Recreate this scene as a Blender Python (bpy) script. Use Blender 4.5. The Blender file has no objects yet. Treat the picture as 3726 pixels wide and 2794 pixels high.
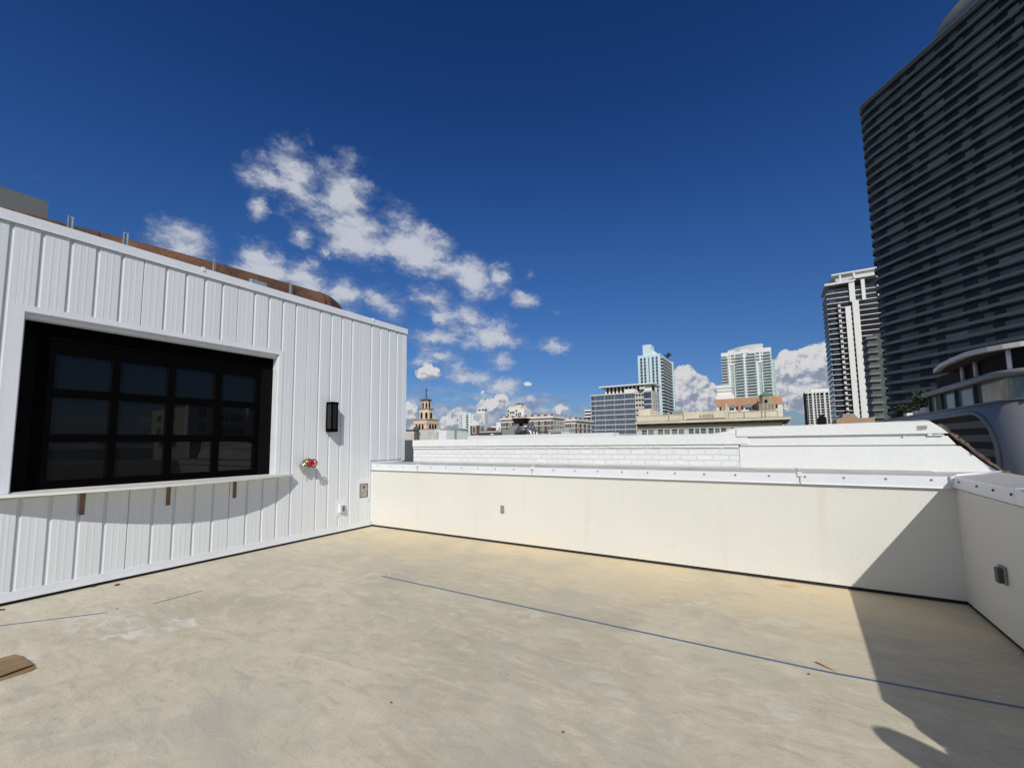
import bpy, bmesh, math, random
from mathutils import Vector, Matrix, noise
random.seed(7)
SC = bpy.context.scene
COL = SC.collection
# ------------------------------------------------------------------ camera model
FPX, CX, CY = 1558.0, 1867.0, 1471.0
EYE = Vector((0, 0, 1.55))
def _ray(u, v): return Vector((u-CX, -(v-CY), -FPX))
_Y = _ray(2820, 1597).normalized()
_Z = _ray(1640, -16150).normalized(); _Z = (_Z-_Y*_Z.dot(_Y)).normalized()
_X = _Y.cross(_Z)
RM = Matrix((_X, _Y, _Z))            # rows: world axes in camera coordinates
def ray(u, v): return (RM @ _ray(u, v)).normalized()
def hit(u, v, ax, val):
    d = ray(u, v); t = (val-EYE[ax])/d[ax]; return EYE+d*t
def azel(u, v):
    d = ray(u, v); return math.degrees(math.atan2(d.x, d.y)), math.degrees(math.asin(d.z))
cam_d = bpy.data.cameras.new('camera'); cam = bpy.data.objects.new('camera', cam_d); COL.objects.link(cam)
cam.matrix_world = Matrix.Translation(EYE) @ RM.to_4x4()
cam_d.sensor_width = 36; cam_d.lens = FPX/3726*36
cam_d.shift_x = -(CX-1863)/3726; cam_d.shift_y = (CY-1397)/3726
cam_d.clip_start = .05; cam_d.clip_end = 20000
SC.camera = cam
# ------------------------------------------------------------------ materials
def mat(name, col, rough=.7, metal=0., var=.12, vscale=1.5, bump=0., bscale=40., stretch=(1, 1, 1), spec=.5, col2=None, detail=5, fine=0.):
    m = bpy.data.materials.new(name); m.use_nodes = True
    nt = m.node_tree; N = nt.nodes; L = nt.links; b = N['Principled BSDF']
    b.inputs['Roughness'].default_value = rough; b.inputs['Metallic'].default_value = metal
    b.inputs['Specular IOR Level'].default_value = spec
    tc = N.new('ShaderNodeTexCoord'); mp = N.new('ShaderNodeMapping'); mp.inputs['Scale'].default_value = stretch
    L.new(tc.outputs['Object'], mp.inputs['Vector'])
    n = N.new('ShaderNodeTexNoise'); n.inputs['Scale'].default_value = vscale; n.inputs['Detail'].default_value = detail; n.inputs['Roughness'].default_value = .6
    L.new(mp.outputs[0], n.inputs['Vector'])
    mr = N.new('ShaderNodeMapRange'); mr.inputs[1].default_value = .3; mr.inputs[2].default_value = .7
    L.new(n.outputs['Fac'], mr.inputs[0])
    mx = N.new('ShaderNodeMix'); mx.data_type = 'RGBA'; L.new(mr.outputs[0], mx.inputs['Factor'])
    c2 = col2 if col2 else tuple(min(1, c*(1+var)) for c in col)
    c1 = tuple(c*(1-var) for c in col) if not col2 else col
    mx.inputs['A'].default_value = (*c1, 1); mx.inputs['B'].default_value = (*c2, 1)
    out = mx.outputs['Result']
    if fine:
        n3 = N.new('ShaderNodeTexNoise'); n3.inputs['Scale'].default_value = vscale*14; n3.inputs['Detail'].default_value = 3
        L.new(mp.outputs[0], n3.inputs['Vector'])
        m3 = N.new('ShaderNodeMapRange'); m3.inputs[1].default_value = .25; m3.inputs[2].default_value = .75; m3.inputs[3].default_value = 1-fine; m3.inputs[4].default_value = 1+fine
        L.new(n3.outputs['Fac'], m3.inputs[0])
        sc = N.new('ShaderNodeVectorMath'); sc.operation = 'SCALE'; L.new(out, sc.inputs[0]); L.new(m3.outputs[0], sc.inputs['Scale']); out = sc.outputs[0]
    L.new(out, b.inputs['Base Color'])
    if bump:
        n2 = N.new('ShaderNodeTexNoise'); n2.inputs['Scale'].default_value = bscale; n2.inputs['Detail'].default_value = 4
        L.new(mp.outputs[0], n2.inputs['Vector'])
        bp = N.new('ShaderNodeBump'); bp.inputs['Strength'].default_value = bump; bp.inputs['Distance'].default_value = .01
        L.new(n2.outputs['Fac'], bp.inputs['Height']); L.new(bp.outputs[0], b.inputs['Normal'])
    return m
M = {}
M['panel'] = mat('white_panel', (.665, .69, .705), .45, var=.03, vscale=1.2, bump=.10, bscale=9, stretch=(1, 4, .07), fine=.02)
M['flash'] = mat('white_flashing', (.70, .72, .75), .38, var=.04, vscale=3, bump=.12, bscale=60, fine=.03)
M['cap_top'] = mat('dusty_coping_top', (.40, .39, .375), .6, var=.16, vscale=2.5, fine=.06, bump=.2)
M['gap'] = mat('black_joint', (.012, .011, .012), .8)  # near-black strip in the gap under walls and parapets
M['black'] = mat('black_frame', (.0016, .0016, .0018), .7, spec=.03)
M['brownblack'] = mat('brown_black_metal', (.0045, .0035, .0035), .7, spec=.06)
M['shelf'] = mat('white_counter', (.70, .69, .64), .5, var=.08, vscale=3)
M['bracket'] = mat('rusty_brown_steel', (.17, .10, .065), .65, var=.2, vscale=12, fine=.2)
M['rust'] = mat('rust', (.045, .020, .012), .85, col2=(.165, .080, .042), vscale=2.4, bump=.4, bscale=20, stretch=(1, 1, .7), fine=.35)
M['galv'] = mat('galvanised', (.42, .46, .47), .4, .55, var=.15, vscale=25)
M['plainwhite'] = mat('white_paint', (.76, .77, .77), .6, var=.03, vscale=2)
M['lens'] = mat('smoky_lamp_glass', (.014, .013, .012), .12, spec=.4)
M['brass'] = mat('weathered_brass', (.30, .22, .12), .35, .85, var=.2, vscale=30)
M['silver'] = mat('dull_chrome', (.5, .48, .43), .3, .9, var=.1, vscale=30)
M['red'] = mat('red_enamel', (.30, .010, .018), .35, var=.08, vscale=20)
M['grey_plastic'] = mat('grey_plastic', (.23, .235, .235), .5, var=.12, vscale=20)
M['dark_plastic'] = mat('dark_plastic', (.05, .05, .05), .4)
M['steelplate'] = mat('dull_steel', (.36, .34, .32), .45, .4, var=.25, vscale=18)
M['tape'] = mat('blue_tape', (.085, .14, .235), .6, var=.12, vscale=3, fine=.12)
M['card'] = mat('brown_board', (.19, .115, .05), .75, col2=(.33, .22, .115), vscale=3.2, stretch=(2.2, .8, 1), fine=.2, bump=.2, bscale=20)
M['wood'] = mat('raw_pine', (.50, .40, .27), .7, var=.15, vscale=12, stretch=(1, 6, 1))
M['wooddark'] = mat('weathered_chip', (.10, .06, .04), .8)
M['roughbrick'] = mat('broken_brick_edge', (.06, .045, .04), .95, col2=(.20, .15, .12), vscale=9, bump=1., bscale=30)
M['concrete'] = mat('weathered_concrete', (.40, .39, .36), .85, col2=(.66, .65, .61), vscale=1.6, stretch=(1.6, 1.6, .5), fine=.12)
M['greypaint'] = mat('grey_green_metal', (.215, .245, .225), .5, var=.08, vscale=1.2, fine=.04)
M['lightgrey'] = mat('pale_grey_metal', (.48, .52, .50), .5, var=.08, vscale=1)
M['darkgrey'] = mat('dark_grey', (.060, .066, .070), .6, var=.1)
M['ductdark'] = mat('shiny_dark_duct', (.20, .205, .21), .35, .6, var=.4, vscale=3)
M['bulkhead'] = mat('grey_bulkhead', (.125, .137, .137), .85, var=.07, vscale=2, fine=.08)
# buildings
M['beige'] = mat('beige_stucco', (.74, .57, .43), .85, var=.05, vscale=.3)
M['beigetrim'] = mat('beige_trim', (.36, .26, .19), .85)
M['void'] = mat('dark_opening', (.010, .009, .010), .7, spec=.12)
M['roofbrown'] = mat('brown_roof', (.13, .09, .07), .8)
M['brick'] = mat('red_brown_brick', (.115, .066, .056), .9, var=.16, vscale=.6, fine=.12)
M['white_b'] = mat('white_building', (.76, .76, .73), .75, var=.03, vscale=.2)
M['cream_b'] = mat('cream_building', (.68, .63, .50), .8, var=.05, vscale=.2)
M['pink_b'] = mat('pale_pink_stone', (.60, .51, .46), .8, var=.06)
M['kress'] = mat('cream_terracotta', (.56, .50, .37), .75, col2=(.70, .65, .52), vscale=.35, stretch=(1, 1, .5), fine=.06)
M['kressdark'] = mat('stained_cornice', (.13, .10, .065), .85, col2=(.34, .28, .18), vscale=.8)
M['glass_b'] = mat('blue_grey_glass', (.045, .065, .105), .12, var=.35, vscale=.35, spec=.8)
M['glass_g'] = mat('green_grey_glass', (.14, .20, .20), .15, var=.35, vscale=.4, spec=.8)
M['glass_p'] = mat('pale_green_glass', (.38, .50, .49), .2, var=.25, vscale=.4, spec=.8)
M['window'] = mat('dark_window', (.022, .024, .03), .12, var=.3, spec=.7)
M['winblind'] = mat('window_with_blind', (.17, .19, .19), .4, var=.2)
M['cyanwhite'] = mat('pale_cyan_paint', (.56, .70, .73), .75, var=.03, vscale=.1)
M['mullion'] = mat('pale_grey_mullion', (.50, .53, .55), .6)
M['orange'] = mat('faded_orange_paint', (.52, .29, .17), .85, var=.12, vscale=.35, stretch=(1, 1, .3))
M['copper'] = mat('green_copper', (.13, .20, .15), .8, var=.2, vscale=2)
M['deco_grey'] = mat('faded_grey_panel', (.26, .26, .27), .8)
M['cyanpale'] = mat('pale_highrise_paint', (.66, .73, .73), .75, var=.03)
M['stone_c'] = mat('cream_office_stone', (.56, .51, .43), .8, var=.05)
M['letter'] = mat('weathered_letter', (.19, .155, .10), .8)
M['oldstone'] = mat('old_stone', (.36, .32, .23), .85, var=.16, vscale=1.2, fine=.1)
M['tan'] = mat('tan_stucco', (.40, .285, .19), .9, var=.1, vscale=.4)
M['slab'] = mat('white_slab', (.70, .69, .66), .7, var=.04)
M['tglass'] = mat('dark_tower_glass', (.030, .038, .042), .45, var=.3, vscale=.15, spec=.15, fine=.15)
M['tglass2'] = mat('mid_tower_glass', (.108, .125, .127), .6, var=.22, vscale=.3, spec=.10, fine=.15)
M['tglass3'] = mat('curtained_tower_glass', (.16, .178, .172), .6, var=.3, vscale=.3, spec=.35)
M['tband'] = mat('tower_balcony_band', (.185, .19, .178), .7, var=.12, vscale=.12, fine=.06)
M['tcap'] = mat('tower_roof_rail', (.36, .40, .42), .3, .4)
M['metalpanel'] = mat('brushed_metal_panel', (.23, .232, .24), .5, .1, var=.08, vscale=.5)
M['louvre'] = mat('grey_louvre', (.10, .10, .11), .6, .2)
M['louvredark'] = mat('dark_louvre_gap', (.012, .012, .013), .8)
M['leaf'] = mat('dark_leaf', (.03, .045, .022), .7, var=.5, vscale=.5)
M['leaf2'] = mat('grey_leaf', (.055, .07, .06), .7, var=.4, vscale=.5)
M['bark'] = mat('bark', (.10, .08, .06), .9)
M['ground'] = mat('town_ground', (.10, .11, .09), .95, var=.3, vscale=.02)
M['roofmem'] = mat('roof_membrane', (.5, .5, .48), .85, var=.1, vscale=.5)

def socket_mix(N, L, fac, a, b):
    mx = N.new('ShaderNodeMix'); mx.data_type = 'RGBA'
    L.new(fac, mx.inputs['Factor'])
    for key, s in (('A', a), ('B', b)):
        if isinstance(s, tuple): mx.inputs[key].default_value = (*s, 1)
        else: L.new(s, mx.inputs[key])
    return mx.outputs['Result']
def ramp_fac(N, L, src, lo, hi, gain=1.):
    r = N.new('ShaderNodeMapRange'); r.interpolation_type = 'SMOOTHSTEP'
    r.inputs[1].default_value = lo; r.inputs[2].default_value = hi; r.inputs[4].default_value = gain
    L.new(src, r.inputs[0]); return r.outputs[0]
def tex_noise(N, L, vec, scale, detail=5, rough=.6, dist=0.):
    n = N.new('ShaderNodeTexNoise'); n.inputs['Scale'].default_value = scale; n.inputs['Detail'].default_value = detail
    n.inputs['Roughness'].default_value = rough; n.inputs['Distortion'].default_value = dist
    L.new(vec, n.inputs['Vector']); return n.outputs['Fac']
def mapped(N, L, vec, scale=(1, 1, 1), rot=(0, 0, 0), loc=(0, 0, 0), vt='POINT'):
    mp = N.new('ShaderNodeMapping'); mp.vector_type = vt
    mp.inputs['Scale'].default_value = scale; mp.inputs['Rotation'].default_value = rot; mp.inputs['Location'].default_value = loc
    L.new(vec, mp.inputs['Vector']); return mp.outputs[0]
def math_node(N, L, op, a, b=None):
    m = N.new('ShaderNodeMath'); m.operation = op
    for i, s in enumerate((a, b)):
        if s is None: continue
        if isinstance(s, (int, float)): m.inputs[i].default_value = s
        else: L.new(s, m.inputs[i])
    return m.outputs[0]

def floor_material():
    m = bpy.data.materials.new('troweled_deck_coating'); m.use_nodes = True
    nt = m.node_tree; N = nt.nodes; L = nt.links; b = N['Principled BSDF']
    tc = N.new('ShaderNodeTexCoord'); P = tc.outputs['Object']
    big = tex_noise(N, L, P, .55, 6, .6, .6)
    mid = tex_noise(N, L, mapped(N, L, P, (1, 1.5, 1), (0, 0, .5)), 2.6, 8, .68, 1.2)
    st = tex_noise(N, L, mapped(N, L, P, (1.0, 3.4, 1), (0, 0, .75)), 1.3, 10, .66, 1.5)
    st2 = tex_noise(N, L, mapped(N, L, P, (3.4, 1.1, 1), (0, 0, -.35)), 1.2, 10, .66, 1.6)
    fine = tex_noise(N, L, P, 90, 3, .6)
    sepP = N.new('ShaderNodeSeparateXYZ'); L.new(P, sepP.inputs[0])
    c = socket_mix(N, L, ramp_fac(N, L, big, .34, .66), (.48, .432, .318), (.60, .54, .405))
    m3 = tex_noise(N, L, mapped(N, L, P, (1, 2.2, 1), (0, 0, .9), (3, 1, 0)), 4.5, 10, .7, .8)
    c = socket_mix(N, L, ramp_fac(N, L, m3, .50, .64, .55), c, (.67, .605, .46))
    c = socket_mix(N, L, ramp_fac(N, L, m3, .47, .36, .45), c, (.40, .365, .275))
    lf = math_node(N, L, 'MULTIPLY', ramp_fac(N, L, sepP.outputs[0], -4.2, -6.4), ramp_fac(N, L, mid, .38, .6, .55))
    c = socket_mix(N, L, lf, c, (.63, .565, .485))
    c = socket_mix(N, L, ramp_fac(N, L, mid, .48, .68, .75), c, (.47, .43, .345))
    c = socket_mix(N, L, ramp_fac(N, L, st, .52, .72, .60), c, (.69, .615, .48))
    c = socket_mix(N, L, ramp_fac(N, L, st2, .54, .74, .50), c, (.67, .60, .48))
    c = socket_mix(N, L, ramp_fac(N, L, st, .46, .32, .55), c, (.41, .37, .285))
    # yellowish rinse near the front parapet
    yel = math_node(N, L, 'MULTIPLY', ramp_fac(N, L, sepP.outputs[1], 3.3, 5.6), ramp_fac(N, L, big, .25, .6, .85))
    c = socket_mix(N, L, yel, c, (.68, .56, .36))
    rid = math_node(N, L, 'ABSOLUTE', math_node(N, L, 'SUBTRACT', tex_noise(N, L, mapped(N, L, P, loc=(4, 2, 0)), .9, 7, .6, .5), .5))
    c = socket_mix(N, L, math_node(N, L, 'MULTIPLY', ramp_fac(N, L, rid, .0035, .0, .6), ramp_fac(N, L, mid, .56, .62)), c, (.30, .27, .21))
    grit = tex_noise(N, L, P, 55, 2, .5)
    c = socket_mix(N, L, ramp_fac(N, L, grit, .72, .76, .5), c, (.28, .25, .19))
    c = socket_mix(N, L, ramp_fac(N, L, tex_noise(N, L, mapped(N, L, P, loc=(9, 1, 0)), 1.1, 5, .6, .8), .50, .70, .45), c, (.42, .41, .35))
    # smears of white patching compound, each with its own place and shape
    wv = tex_noise(N, L, P, 5, 4, .6)
    warp = N.new('ShaderNodeTexNoise'); warp.inputs['Scale'].default_value = 3.5; warp.inputs['Detail'].default_value = 4; L.new(P, warp.inputs['Vector'])
    vm = N.new('ShaderNodeVectorMath'); vm.operation = 'MULTIPLY_ADD'; L.new(warp.outputs['Color'], vm.inputs[0]); vm.inputs[1].default_value = (.45, .45, 0); L.new(P, vm.inputs[2])
    PW = vm.outputs[0]
    acc = None
    for (x, y, rx, ry, a, g) in [(-4.55, 1.84, .30, .10, .2, 1.), (-4.62, 1.55, .42, .07, .75, .9), (-4.80, 1.03, .20, .08, .7, .6), (-5.2, 1.5, .6, .25, .3, .45),
                                 (-1.06, 5.27, .22, .08, -.5, .55), (-.80, 4.47, .30, .045, .5, .7), (-1.95, 3.5, .22, .10, 0, .45), (-.06, 3.05, .10, .13, .4, .42),
                                 (-.5, 3.0, .2, .06, .2, .35), (-1.05, 2.75, .25, .1, .2, .25), (.0, 4.45, .35, .15, .3, .3), (-3.1, 2.9, .3, .1, .6, .3)]:
        mp = mapped(N, L, PW, (rx, ry, 1), (0, 0, a), (x+.22, y+.22, 0), 'TEXTURE')
        gr = N.new('ShaderNodeTexGradient'); gr.gradient_type = 'SPHERICAL'; L.new(mp, gr.inputs[0])
        s = math_node(N, L, 'MULTIPLY', ramp_fac(N, L, gr.outputs['Fac'], .08, .45), g)
        acc = s if acc is None else math_node(N, L, 'MAXIMUM', acc, s)
    c = socket_mix(N, L, math_node(N, L, 'MULTIPLY', acc, ramp_fac(N, L, m3, .40, .58)), c, (.68, .655, .60))
    # rusty water stain by the parapet
    mp = mapped(N, L, PW, (.16, .12, 1), (0, 0, 0), (.0+.22, 5.55+.22, 0), 'TEXTURE'); gr = N.new('ShaderNodeTexGradient'); gr.gradient_type = 'SPHERICAL'; L.new(mp, gr.inputs[0])
    c = socket_mix(N, L, ramp_fac(N, L, gr.outputs['Fac'], 0, .8, .6), c, (.50, .30, .13))
    fr = N.new('ShaderNodeMapRange'); fr.inputs[1].default_value = .3; fr.inputs[2].default_value = .7; fr.inputs[3].default_value = .90; fr.inputs[4].default_value = 1.10
    L.new(fine, fr.inputs[0])
    sc = N.new('ShaderNodeVectorMath'); sc.operation = 'SCALE'; L.new(c, sc.inputs[0]); L.new(fr.outputs[0], sc.inputs['Scale'])
    L.new(sc.outputs[0], b.inputs['Base Color'])
    b.inputs['Roughness'].default_value = .62; b.inputs['Specular IOR Level'].default_value = .35
    bp = N.new('ShaderNodeBump'); bp.inputs['Strength'].default_value = .5; bp.inputs['Distance'].default_value = .008
    L.new(math_node(N, L, 'ADD', math_node(N, L, 'ADD', st, mid), math_node(N, L, 'MULTIPLY', fine, .15)), bp.inputs['Height']); L.new(bp.outputs[0], b.inputs['Normal'])
    return m
M['floor'] = floor_material()

def stucco_material():
    m = bpy.data.materials.new('cream_stucco'); m.use_nodes = True
    nt = m.node_tree; N = nt.nodes; L = nt.links; b = N['Principled BSDF']
    tc = N.new('ShaderNodeTexCoord'); P = tc.outputs['Object']
    sp = N.new('ShaderNodeSeparateXYZ'); L.new(P, sp.inputs[0])
    big = tex_noise(N, L, P, .8, 5); fine = tex_noise(N, L, P, 70, 3, .6); drip = tex_noise(N, L, mapped(N, L, P, (3.2, 3.2, .22)), 1.3, 5, .6)
    spk = tex_noise(N, L, P, 38, 4, .7)
    c = socket_mix(N, L, ramp_fac(N, L, big, .35, .65), (.665, .66, .615), (.70, .69, .64))
    c = socket_mix(N, L, ramp_fac(N, L, drip, .56, .72, .45), c, (.64, .59, .50))
    low = ramp_fac(N, L, sp.outputs[2], .13, .03)
    c = socket_mix(N, L, math_node(N, L, 'MULTIPLY', low, ramp_fac(N, L, spk, .60, .68)), c, (.22, .20, .18))
    c = socket_mix(N, L, math_node(N, L, 'MULTIPLY', ramp_fac(N, L, sp.outputs[2], .35, .0), ramp_fac(N, L, big, .4, .7, .5)), c, (.70, .62, .48))
    sc2 = tex_noise(N, L, mapped(N, L, P, (1, 1, .6), (0, .5, 0), (5, 2, 1)), 6, 8, .7, .6)
    c = socket_mix(N, L, ramp_fac(N, L, sc2, .60, .72, .35), c, (.56, .55, .50))
    c = socket_mix(N, L, ramp_fac(N, L, tex_noise(N, L, P, 22, 5, .7), .62, .75, .3), c, (.78, .775, .72))
    L.new(c, b.inputs['Base Color']); b.inputs['Roughness'].default_value = .75; b.inputs['Specular IOR Level'].default_value = .3
    bp = N.new('ShaderNodeBump'); bp.inputs['Strength'].default_value = .7; bp.inputs['Distance'].default_value = .006
    L.new(fine, bp.inputs['Height']); L.new(bp.outputs[0], b.inputs['Normal'])
    return m
M['stucco'] = stucco_material()

def painted_brick():
    m = bpy.data.materials.new('white_painted_brick'); m.use_nodes = True
    nt = m.node_tree; N = nt.nodes; L = nt.links; b = N['Principled BSDF']
    tc = N.new('ShaderNodeTexCoord'); P = tc.outputs['Object']
    wr = N.new('ShaderNodeTexNoise'); wr.inputs['Scale'].default_value = 6; wr.inputs['Detail'].default_value = 4; L.new(P, wr.inputs['Vector'])
    vm = N.new('ShaderNodeVectorMath'); vm.operation = 'MULTIPLY_ADD'; L.new(wr.outputs['Color'], vm.inputs[0]); vm.inputs[1].default_value = (.07, .02, .026); L.new(P, vm.inputs[2])
    mp = mapped(N, L, vm.outputs[0], (1, 1, 1), (math.radians(90), 0, 0))
    br = N.new('ShaderNodeTexBrick'); L.new(mp, br.inputs['Vector']); br.inputs['Scale'].default_value = 1
    br.inputs['Brick Width'].default_value = .2; br.inputs['Row Height'].default_value = .0755; br.inputs['Mortar Size'].default_value = .0075; br.inputs['Mortar Smooth'].default_value = .35
    br.inputs['Color1'].default_value = (.75, .76, .755, 1); br.inputs['Color2'].default_value = (.70, .715, .71, 1); br.inputs['Mortar'].default_value = (.685, .695, .69, 1)
    L.new(br.outputs['Color'], b.inputs['Base Color']); b.inputs['Roughness'].default_value = .55
    nn = tex_noise(N, L, P, 25, 4)
    h = math_node(N, L, 'ADD', math_node(N, L, 'MULTIPLY', br.outputs['Fac'], -1), math_node(N, L, 'MULTIPLY', nn, .35))
    bp = N.new('ShaderNodeBump'); bp.inputs['Strength'].default_value = .9; bp.inputs['Distance'].default_value = .007
    L.new(h, bp.inputs['Height']); L.new(bp.outputs[0], b.inputs['Normal'])
    return m
M['wbrick'] = painted_brick()
M['wstucco'] = mat('white_old_stucco', (.72, .735, .72), .7, var=.035, vscale=1.3, bump=.3, bscale=25, fine=.03)
M['glass_w'] = mat('dark_window_glass', (.004, .0045, .005), .015, var=.0, spec=.5)
M['glass_w'].node_tree.nodes['Principled BSDF'].inputs['IOR'].default_value = 1.38

# ------------------------------------------------------------------ mesh helpers
class MB:
    def __init__(s): s.v = []; s.f = []; s.m = []; s.smooth = []
    def face(s, pts, mi=0, sm=False):
        i = len(s.v); s.v += [tuple(p) for p in pts]; s.f.append(tuple(range(i, i+len(pts)))); s.m.append(mi); s.smooth.append(sm)
    def box(s, x0, x1, y0, y1, z0, z1, mi=0, top=None):
        if x0 > x1: x0, x1 = x1, x0
        if y0 > y1: y0, y1 = y1, y0
        if z0 > z1: z0, z1 = z1, z0
        i = len(s.v)
        s.v += [(x0, y0, z0), (x1, y0, z0), (x1, y1, z0), (x0, y1, z0), (x0, y0, z1), (x1, y0, z1), (x1, y1, z1), (x0, y1, z1)]
        for k, q in enumerate(((0, 3, 2, 1), (4, 5, 6, 7), (0, 1, 5, 4), (1, 2, 6, 5), (2, 3, 7, 6), (3, 0, 4, 7))):
            s.f.append(tuple(i+j for j in q)); s.m.append(top if (k == 1 and top is not None) else mi); s.smooth.append(False)
        return s
    def prism(s, poly, z0, z1, mi=0, top=None, sm=False):
        n = len(poly); i = len(s.v)
        s.v += [(p[0], p[1], z0) for p in poly]+[(p[0], p[1], z1) for p in poly]
        s.f.append(tuple(i+j for j in reversed(range(n)))); s.m.append(mi); s.smooth.append(False)
        s.f.append(tuple(i+n+j for j in range(n))); s.m.append(mi if top is None else top); s.smooth.append(False)
        for j in range(n):
            k = (j+1) % n; s.f.append((i+j, i+k, i+n+k, i+n+j)); s.m.append(mi); s.smooth.append(sm)
        return s
    def extr(s, poly, o, a, b, d, mi=0):
        """polygon in plane spanned by a,b at o, extruded along d"""
        o, a, b, d = Vector(o), Vector(a), Vector(b), Vector(d)
        p = [o+a*q[0]+b*q[1] for q in poly]; n = len(p); i = len(s.v)
        s.v += [tuple(x) for x in p]+[tuple(x+d) for x in p]
        s.f.append(tuple(i+j for j in reversed(range(n)))); s.f.append(tuple(i+n+j for j in range(n)))
        for j in range(n): k = (j+1) % n; s.f.append((i+j, i+k, i+n+k, i+n+j))
        s.m += [mi]*(n+2); s.smooth += [False]*(n+2); return s
    def tube(s, pts, r, n=12, mi=0, caps=True, sm=True):
        pts = [Vector(p) for p in pts]; rs = r if isinstance(r, (list, tuple)) else [r]*len(pts)
        i0 = len(s.v); up = None
        for k, p in enumerate(pts):
            t = (pts[min(k+1, len(pts)-1)]-pts[max(k-1, 0)]).normalized()
            if up is None: up = Vector((0, 0, 1)) if abs(t.z) < .9 else Vector((0, 1, 0))
            a = t.cross(up).normalized(); b = a.cross(t).normalized(); up = b
            for j in range(n):
                w = 2*math.pi*j/n; s.v.append(tuple(p+(a*math.cos(w)+b*math.sin(w))*rs[k]))
        for k in range(len(pts)-1):
            for j in range(n):
                q = (j+1) % n; s.f.append((i0+k*n+j, i0+k*n+q, i0+(k+1)*n+q, i0+(k+1)*n+j)); s.m.append(mi); s.smooth.append(sm)
        if caps:
            s.f.append(tuple(i0+j for j in reversed(range(n)))); s.f.append(tuple(i0+(len(pts)-1)*n+j for j in range(n))); s.m += [mi]*2; s.smooth += [False]*2
        return s
    def build(s, name, mats, parent=None, bevel=0.):
        me = bpy.data.meshes.new(name); me.from_pydata(s.v, [], s.f)
        for x in (mats if isinstance(mats, (list, tuple)) else [mats]): me.materials.append(M[x] if isinstance(x, str) else x)
        me.polygons.foreach_set('material_index', s.m); me.polygons.foreach_set('use_smooth', s.smooth)
        bm = bmesh.new(); bm.from_mesh(me); bmesh.ops.recalc_face_normals(bm, faces=bm.faces)
        if bevel:
            bmesh.ops.remove_doubles(bm, verts=bm.verts, dist=1e-5)
            ed = [e for e in bm.edges if len(e.link_faces) == 2 and e.calc_face_angle(0) > .5]
            bmesh.ops.bevel(bm, geom=ed, offset=bevel, segments=2, affect='EDGES', profile=.5)
        bm.to_mesh(me); bm.free()
        o = bpy.data.objects.new(name, me); COL.objects.link(o)
        if parent: o.parent = parent
        return o
def tag(o, label, cat, group=None):
    o['label'] = label; o['category'] = cat
    if group: o['group'] = group
    return o
def thing(name, label, cat, loc=(0, 0, 0), rz=0., group=None):
    o = bpy.data.objects.new(name, None); COL.objects.link(o); o.location = loc; o.rotation_euler = (0, 0, rz); o.empty_display_size = .2
    return tag(o, label, cat, group)
def struct(o, kind='structure'): o['kind'] = kind; return o
def rep(src, parent, places):
    """further copies of one part under the same thing"""
    for p in places:
        c = src.copy(); COL.objects.link(c); c.parent = parent; c.location = p[:3]
        if len(p) > 3: c.rotation_euler = (0, 0, p[3])
        if len(p) > 4: c.scale = p[4]
def centre_child(parent, name, mb, mats, loc, rz=0., bevel=0.):
    o = mb.build(name, mats, parent, bevel); o.location = loc; o.rotation_euler = (0, 0, rz); return o
GROUND = -16.0

# ================================================================== THE SETTING
g = MB(); g.face([(-9000, -9000, GROUND), (9000, -9000, GROUND), (9000, 9000, GROUND), (-9000, 9000, GROUND)]); struct(g.build('ground', 'ground'))
g = MB().box(-9.5, 2.3, -9, 6.35, -.30, 0); struct(g.build('roof_deck_floor', 'floor'))
g = MB().box(-40, 1.2, 6.70, 60, -.5, .6); struct(g.build('neighbour_roof', 'roofmem'))
g = MB().box(-9.45, 2.25, -8.9, 6.34, GROUND, -.31); tag(g.build('building_below', 'cream_b'), 'cream building whose flat roof carries the deck', 'building')

# ================================================================== ROOFTOP BUILDING WITH WHITE PANEL WALL
WX = -6.641; YB, ZT = 6.53, 4.0
house = thing('panelled_building', 'white ribbed metal building with a black framed serving window on the roof deck', 'building', (WX, 0, 0))
OY0, OY1, OZ0, OZ1 = 1.085, 3.79, 1.10, 2.98
TR = .065
Y0W = -5.0
seams = [.932+.2213*k for k in range(-27, 26)]
def panel_strip(mb, y0, y1, z0, z1):
    """profiled panels between y0..y1 as boards 16 mm thick with open grooves"""
    es = [y0]+[s for s in seams if y0+.02 < s < y1-.02]+[y1]
    for a, b in zip(es[:-1], es[1:]):
        k = round((a-.932)/.2213); lap = (k % 5 == 0) and k != 0 and abs(a-(.932+.2213*k)) < .01
        ga = a if a == y0 else a+(.009 if lap else .033)
        # slightly chamfered board
        t = .016
        P = [(0, ga), (t-.003, ga), (t, ga+.003), (t, b-.003), (t-.003, b), (0, b)]
        mb.prism(P, z0, z1)
        for q in (.32, .62):     # two faint pencil ribs
            yy = ga+(b-ga)*q
            if b-ga > .1: mb.prism([(t, yy-.012), (t+.0011, yy-.004), (t+.0011, yy+.004), (t, yy+.012)], z0, z1)
w = MB()
w.box(-.30, 0, Y0W, OY0, .035, ZT-.02); w.box(-.30, 0, OY1, YB, .035, ZT-.02)
w.box(-.30, 0, OY0, OY1, .035, OZ0); w.box(-.30, 0, OY0, OY1, OZ1, ZT-.02)
w.box(-4.5, -.30, YB-.25, YB, .035, ZT-.02); w.box(-4.5, -.30, Y0W, Y0W+.25, .035, ZT-.02); w.box(-4.5, -4.25, Y0W+.25, YB-.25, .035, ZT-.02)
w.build('wall', 'panel', house)
p = MB()
zb, zt = .125, ZT-.115
panel_strip(p, Y0W, OY0-TR, zb, zt); panel_strip(p, OY0-TR, OY1+TR, OZ1+TR, zt); panel_strip(p, OY0-TR, OY1+TR, zb, OZ0-.06)
panel_strip(p, OY1+TR, 4.877, zb, zt)
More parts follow.
